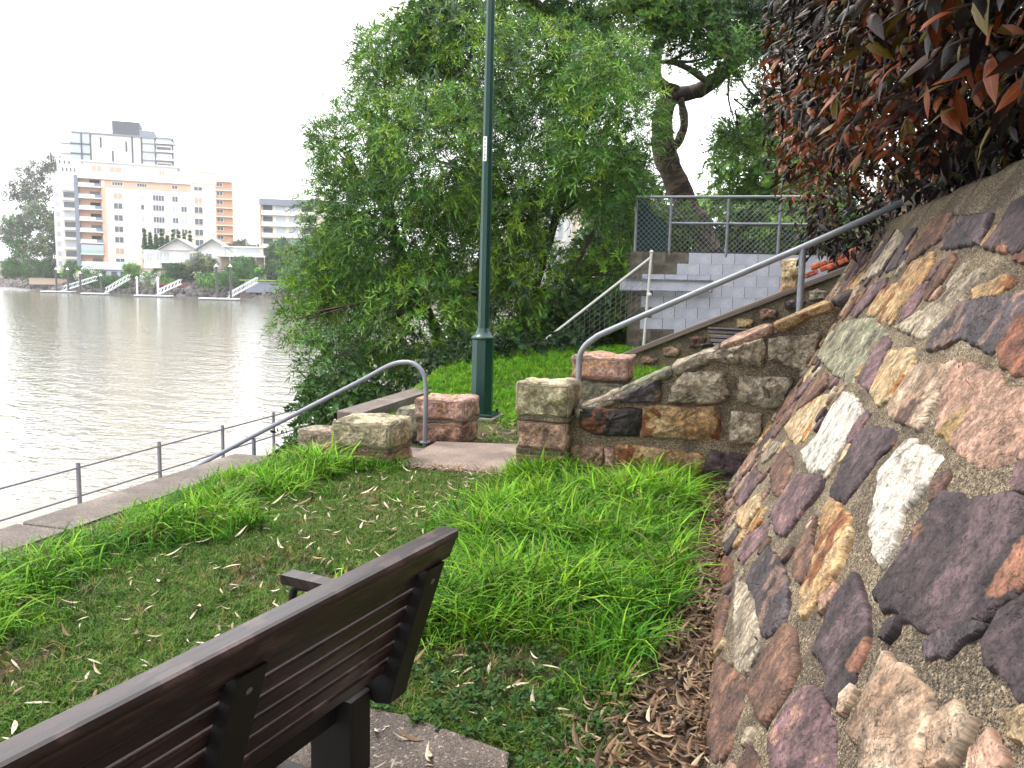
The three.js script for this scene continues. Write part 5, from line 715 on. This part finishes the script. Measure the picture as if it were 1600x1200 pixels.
// pontoons with gangways and piles
const pont = [[-133, -124.5, 226, 'farthest left'], [-112, -106, 208, 'second from the left'], [-93, -84.5, 197, 'third from the left'], [-70.5, -62.2, 180, 'rightmost']];
const gang = [[-129, -119, 229, 0.6], [-107.5, -101, 211, 1.2], [-89, -83, 200, 0.2], [-65.2, -58.5, 183, 1.0]];
pont.forEach(([a, b, d, w], i) => {
  const t = farThing('pontoon', `low floating pontoon on the far shore, ${w}`, 'pontoon', (a + b) / 2, d, WATER_Y, 0, 'pontoons on the far shore'); part('float', span(-(b - a) / 2, (b - a) / 2, -0.2, 0.25, -2.4, 0), fm.pile, t); part('deck', span(-(b - a) / 2 - 0.1, (b - a) / 2 + 0.1, 0.25, 0.5, -2.5, 0.1), fm.metal, t);
  const [l0, l1, gd, yt] = gang[i]; const g = farThing('gangway', `white truss gangway up from the pontoon ${w}`, 'gangway', l0, gd, WATER_Y + 0.5, 0, 'gangways on the far shore'); const L = l1 - l0, H = yt - WATER_Y - 0.2;
  for (const z of [0, -1.3]) { part('bottom_chord', beam([0, 0, z], [L, H, z], 0.16, 0.16), fm.metal, g); part('top_chord', beam([0.4, 1.3, z], [L, H + 1.1, z], 0.14, 0.14), fm.metal, g); for (let k = 0; k < 7; k++) { const f = (k + 0.3) / 7, e = (k + 0.9) / 7; part('brace', beam([L * f, H * f, z], [L * e, H * e + 1.15, z], 0.1, 0.1), fm.metal, g); } }
});
for (const [l, d, h, white] of [[-129, 227, 7, 0], [-126, 227.5, 7, 0], [-119, 221, 6, 0], [-108.2, 211, 5.4, 0], [-103, 220, 5, 1], [-88, 199, 5, 1], [-66.8, 181, 8, 0], [-63.7, 181, 8, 0]]) {
  const t = farThing('mooring_pile', { '-129': 'leftmost dark mooring pile with white cap', '-126': 'second dark mooring pile from the left', '-119': 'third mooring pile, beside a sloping gangway', '-108.2': 'dark mooring pile at the long narrow pontoon', '-103': 'white mooring pile near the clipped hedge', '-88': 'white mooring pile in front of the reddish deck', '-66.8': 'left one of the tall pair of piles at the right pontoon', '-63.7': 'right one of the tall pair of piles at the right pontoon' }[l], 'pile', l, d, WATER_Y - 0.5, 0, 'mooring piles');
  part('shaft', new THREE.CylinderGeometry(0.26, 0.26, h, 10).translate(0, h / 2, 0), white ? fm.metal : fm.pile, t); part('cap', new THREE.ConeGeometry(0.45, 0.7, 10).translate(0, h + 0.35, 0), fm.white, t);
}
// trees and hedges across the river
const puff = [1, 2].map(k => { const r = rng(900 + k), gs = []; for (let i = 0; i < 26; i++) { const g = diamond(0.34 + r() * 0.25, 0.22 + r() * 0.14, 0.4); g.rotateX(r() * 3.1); g.rotateY(r() * 6.3); g.translate((r() - 0.5) * 1.3, (r() - 0.5) * 1.0, (r() - 0.5) * 1.3); gs.push(g); } return mergeGeometries(gs); });
const mFar = std({ color: 0xffffff, roughness: 0.8 });
function farTree(name, label, category, l, d, y, lobes, cols, seed, { trunk = 0.3, scale = 1, per = 1.1, group, inner = 0.3, bark = mBark } = {}) {   // lobes local: right, up, towards the viewer, radius
  const t = farThing(name, label, category, l, d, y, 0, group), r = rng(seed);
  if (trunk) { const tr = []; for (const p of lobes) tr.push(limb([[0, -0.5, 0], [p[0] * 0.25, p[1] * 0.4, p[2] * 0.3], [p[0], p[1], p[2]]], trunk * (0.7 + 0.3 * r()), trunk * 0.15, 6, 8, 0.1, seed)); part('trunk', tr, bark, t); }
  crown(t, name === 'hedge' ? 'leaves' : 'crown', puff, mFar, crownRows(lobes, per / (scale * scale), cols, seed, { scale, inner, down: 0 }));
}
const F = { gum: [0.13, 0.145, 0.105], gum2: [0.095, 0.11, 0.075], grn: [0.04, 0.13, 0.02], drk: [0.022, 0.07, 0.016], lit: [0.11, 0.26, 0.026], oli: [0.14, 0.17, 0.065], wht: [0.5, 0.5, 0.45] };
farTree('gum_tree', 'tall thin gum tree at the left edge of the far bank', 'tree', -176, 305, 1, [[-4, 38, 0, 6], [3, 42, 0, 4.6], [-9, 32, 0, 6], [4, 33, -2, 4], [8, 26, 0, 3.4], [-3, 30, 2, 5], [12, 31, 0, 2]], [F.gum, F.gum2, F.gum], 911, { per: 0.42, scale: 1.5, inner: 0.2, group: 'far bank trees', bark: mPaleBark });
farTree('gum_tree', 'spreading pale-barked gum below the tall thin one', 'tree', -166, 290, 0.5, [[-6, 22, 0, 6], [4, 20, 0, 5], [-12, 17, 2, 6], [10, 15, 0, 4.5], [0, 13, 2, 5.5], [-8, 10, 3, 5], [8, 9, 2, 4.5]], [F.oli, F.gum, F.grn, F.oli], 913, { per: 0.75, scale: 1.35, group: 'far bank trees', bark: mPaleBark });
farTree('bank_tree', 'dark green shrubbery under the left gum trees', 'shrub', -160, 284, 0, [[-10, 4, 0, 4], [-3, 4.5, 0, 4.2], [5, 5, 0, 4], [12, 4, -2, 3.5], [-17, 4, 0, 4]], [F.drk, F.grn, F.grn], 915, { group: 'far bank trees' });
farTree('bank_tree', 'round clipped green tree at the foot of the white tower', 'tree', -138, 268, 1, [[0, 3.6, 0, 2.6], [-5, 2.6, 1, 2.6], [-9, 3, 0, 2.8]], [F.grn, F.lit], 917, { group: 'far bank trees' });
farTree('flowering_shrub', 'white flowering shrub beside the blue-roofed shed', 'shrub', -128, 243, 0.6, [[0, 2, 0, 2.2], [2.6, 1.6, 0, 1.8], [-2.2, 1.4, 0, 1.6]], [F.grn, F.wht, F.oli], 919, {});
farTree('bank_tree', 'big dark tree mass right of the pavilion', 'tree', -64, 232, 1.5, [[-3, 8, 0, 4.5], [2, 6, 0, 4.5], [6, 9, 0, 4], [-4, 4, 2, 3.6], [9, 5, 1, 4], [12, 10, 0, 4.2], [14, 5, 0, 4]], [F.grn, F.drk, F.grn, F.lit], 921, { group: 'far bank trees', per: 1.3 });
farTree('bank_tree', 'tree at the water edge half hidden by the big river tree', 'tree', -55, 208, 0, [[0, 4, 0, 4], [5, 6, 0, 4], [3, 2, 2, 3], [9, 4, 0, 4], [-3, 2, 0, 2.6]], [F.grn, F.lit, F.grn], 923, { group: 'far bank trees' });
farTree('bank_tree', 'round bright green bush left of the far lawn', 'shrub', -74.5, 222, 1.6, [[0, 3.4, 0, 3.4], [-2.6, 2.2, 0, 2.4], [2.8, 2.2, 0, 2.4]], [F.lit, F.grn, F.grn], 925, { group: 'far bank trees', per: 1.5 });
farTree('bank_tree', 'greyish tree in front of the twin gabled house', 'tree', -88, 226, 3.4, [[0, 3.4, 0, 2.2], [2.4, 2.8, 0, 2], [-2, 2.4, 0, 1.8]], [F.gum2, F.gum, F.oli], 927, { group: 'far bank trees' });
farTree('bank_tree', 'olive tree behind the houses beside the brick tower', 'tree', -98, 290, 6, [[0, 6, 0, 4.6], [5, 5, 0, 4], [-5, 5, 0, 3.6]], [F.oli, F.gum2, F.grn], 929, { group: 'far bank trees' });
farTree('bank_tree', 'distant hazy trees between the brick tower and the low block', 'tree', -96, 340, 8, [[0, 10, 0, 6], [7, 8, 0, 5.5], [14, 12, 0, 5], [20, 8, 0, 6], [-6, 6, 0, 5]], [F.grn, F.oli, F.gum2], 931, { scale: 1.4, group: 'far bank trees' });
for (const [l, d, y, w, h, lab, c] of [[-113, 238, 1, 4, 5, 'tall clipped hedge beside the cream garden wall', F.lit], [-92, 229, 2.4, 12, 3.4, 'long dark clipped hedge below the twin gabled house', F.drk], [-79, 219, 0.4, 8, 2.8, 'clipped green hedge behind the tall pair of piles', F.grn], [-117, 232, -0.4, 10, 1.8, 'low hedge behind the second gangway', F.grn]]) { const n = Math.max(2, Math.round(w / 1.7)); farTree('hedge', lab, 'hedge', l, d, y, [...Array(n)].flatMap((_, i) => [[-w / 2 + (i + 0.5) * w / n, h * 0.3, 0, 1.3], [-w / 2 + (i + 0.5) * w / n, h * 0.72, 0, 1.3]]), [c, c], 940 + n, { trunk: 0, scale: 0.8, per: 1.6, group: 'hedges on the far bank' }); }
for (const [l, w] of [[-104, 'shrub with pale flowers near the blue panel'], [-84, 'pale leafy shrub on the rocks left of the tall piles'], [-81.5, 'second pale leafy shrub on the rocks left of the tall piles'], [-99, 'bright green shrub at the left end of the deck']]) farTree('bank_shrub', w, 'shrub', l, 221 + (l < -95 ? 8 : -3), 0, [[0, 1.2, 0, 1.7], [1.6, 0.9, 0, 1.3], [-1.4, 2.4, -1, 1.3]], [F.lit, F.grn, F.lit, F.wht], 960 + Math.round(-l), { trunk: 0.1, group: 'shrubs on the far rocks' });
for (let i = 0; i < 9; i++) { const l = -111 + i * 1.7; const ht = [6, 5, 4.4, 6.4, 4, 6.2, 5.6, 5, 6][i]; farTree('cypress', `slim dark cypress in front of the cream block, number ${['one', 'two', 'three', 'four', 'five', 'six', 'seven', 'eight', 'nine'][i]} from the left`, 'tree', l, 243, 10.5, [...Array(5)].map((_, k) => [0, k * ht / 5 + 0.4, 0, 0.62 - k * 0.09]), [F.drk, F.drk], 980 + i, { trunk: 0.08, scale: 0.5, per: 5, group: 'cypress row' }); }
farTree('bank_tree', 'green shrubs between the white tower and the leftmost piles', 'shrub', -146, 273, 0.6, [[-4, 2, 0, 2.6], [0, 2.6, 0, 2.6], [4, 2, 0, 2.4], [7, 3, -2, 2.4]], [F.grn, F.lit, F.drk], 971, { group: 'far bank trees' });
farTree('bank_tree', 'green shrubs behind the deck and the second hedge', 'shrub', -100, 234, 1.2, [[-3, 2, 0, 2.2], [0, 2.4, 0, 2.4], [3, 1.8, 0, 2.2], [6, 2, 0, 2]], [F.grn, F.lit, F.lit], 973, { group: 'far bank trees' });
farTree('bank_tree', 'dense green trees behind the far lawn reaching the low white block', 'tree', -58, 226, 1.5, [[-4, 7, 0, 3.6], [0, 9, 0, 3.8], [4, 7, 0, 4], [-6, 4, 0, 3], [3, 3, 1, 3.4]], [F.grn, F.drk, F.lit], 975, { group: 'far bank trees', per: 1.3 });
// rocks along the far water line
{ const t = thing('shore_rocks', 'dark tumbled rocks along the far water line', 'rocks', [0, 0, 0], 0, null, 'stuff'), r = rng(990), rows = []; const g = roughBlock(1.4, 0.9, 1.1, 991, { amp: 0.2, round: 0.35, n: 5 }); for (let i = 0; i < 1500; i++) { const l = -235 + r() * 200, o = r() * 7; const [x, z] = FB(l, shoreD(l) + o - 0.5); rows.push({ p: [x, -3.3 + o * 0.5 + r() * 0.3, z], r: [r() * 6, r() * 6, r() * 6], s: 0.5 + r() * 0.9, c: vary([0.13, 0.115, 0.115], r, 0.5, 0.1) }); } instanced('rocks', g, std({ color: 0xffffff }), rows, t); }
// yellow building glimpsed through the river tree
{ const t = thing('yellow_building', 'pale yellow building glimpsed through the gap in the river tree', 'building', [-7.6, 0.3, -37.2], 0.27); part('wall', span(-2.2, 2.0, 0, 5.4, -5, 0), fm.cream, t); part('white_bay', span(-1.6, -0.2, 0, 5.4, -1, 0.3), fm.white, t); for (const [x, y] of [[-0.9, 4.2], [0.5, 3.4], [-0.9, 2.2]]) win(t, x, y, 0.7, 1.2, fm.pale, x < 0 ? 0.35 : 0.05, 2); part('roof', span(-2.5, 2.3, 5.4, 5.7, -5.4, 0.5), fm.roof, t); }
scene.fog = new THREE.FogExp2(0xf3f6f8, 0.0003);                    // pale river haze
renderer.render(scene, camera);
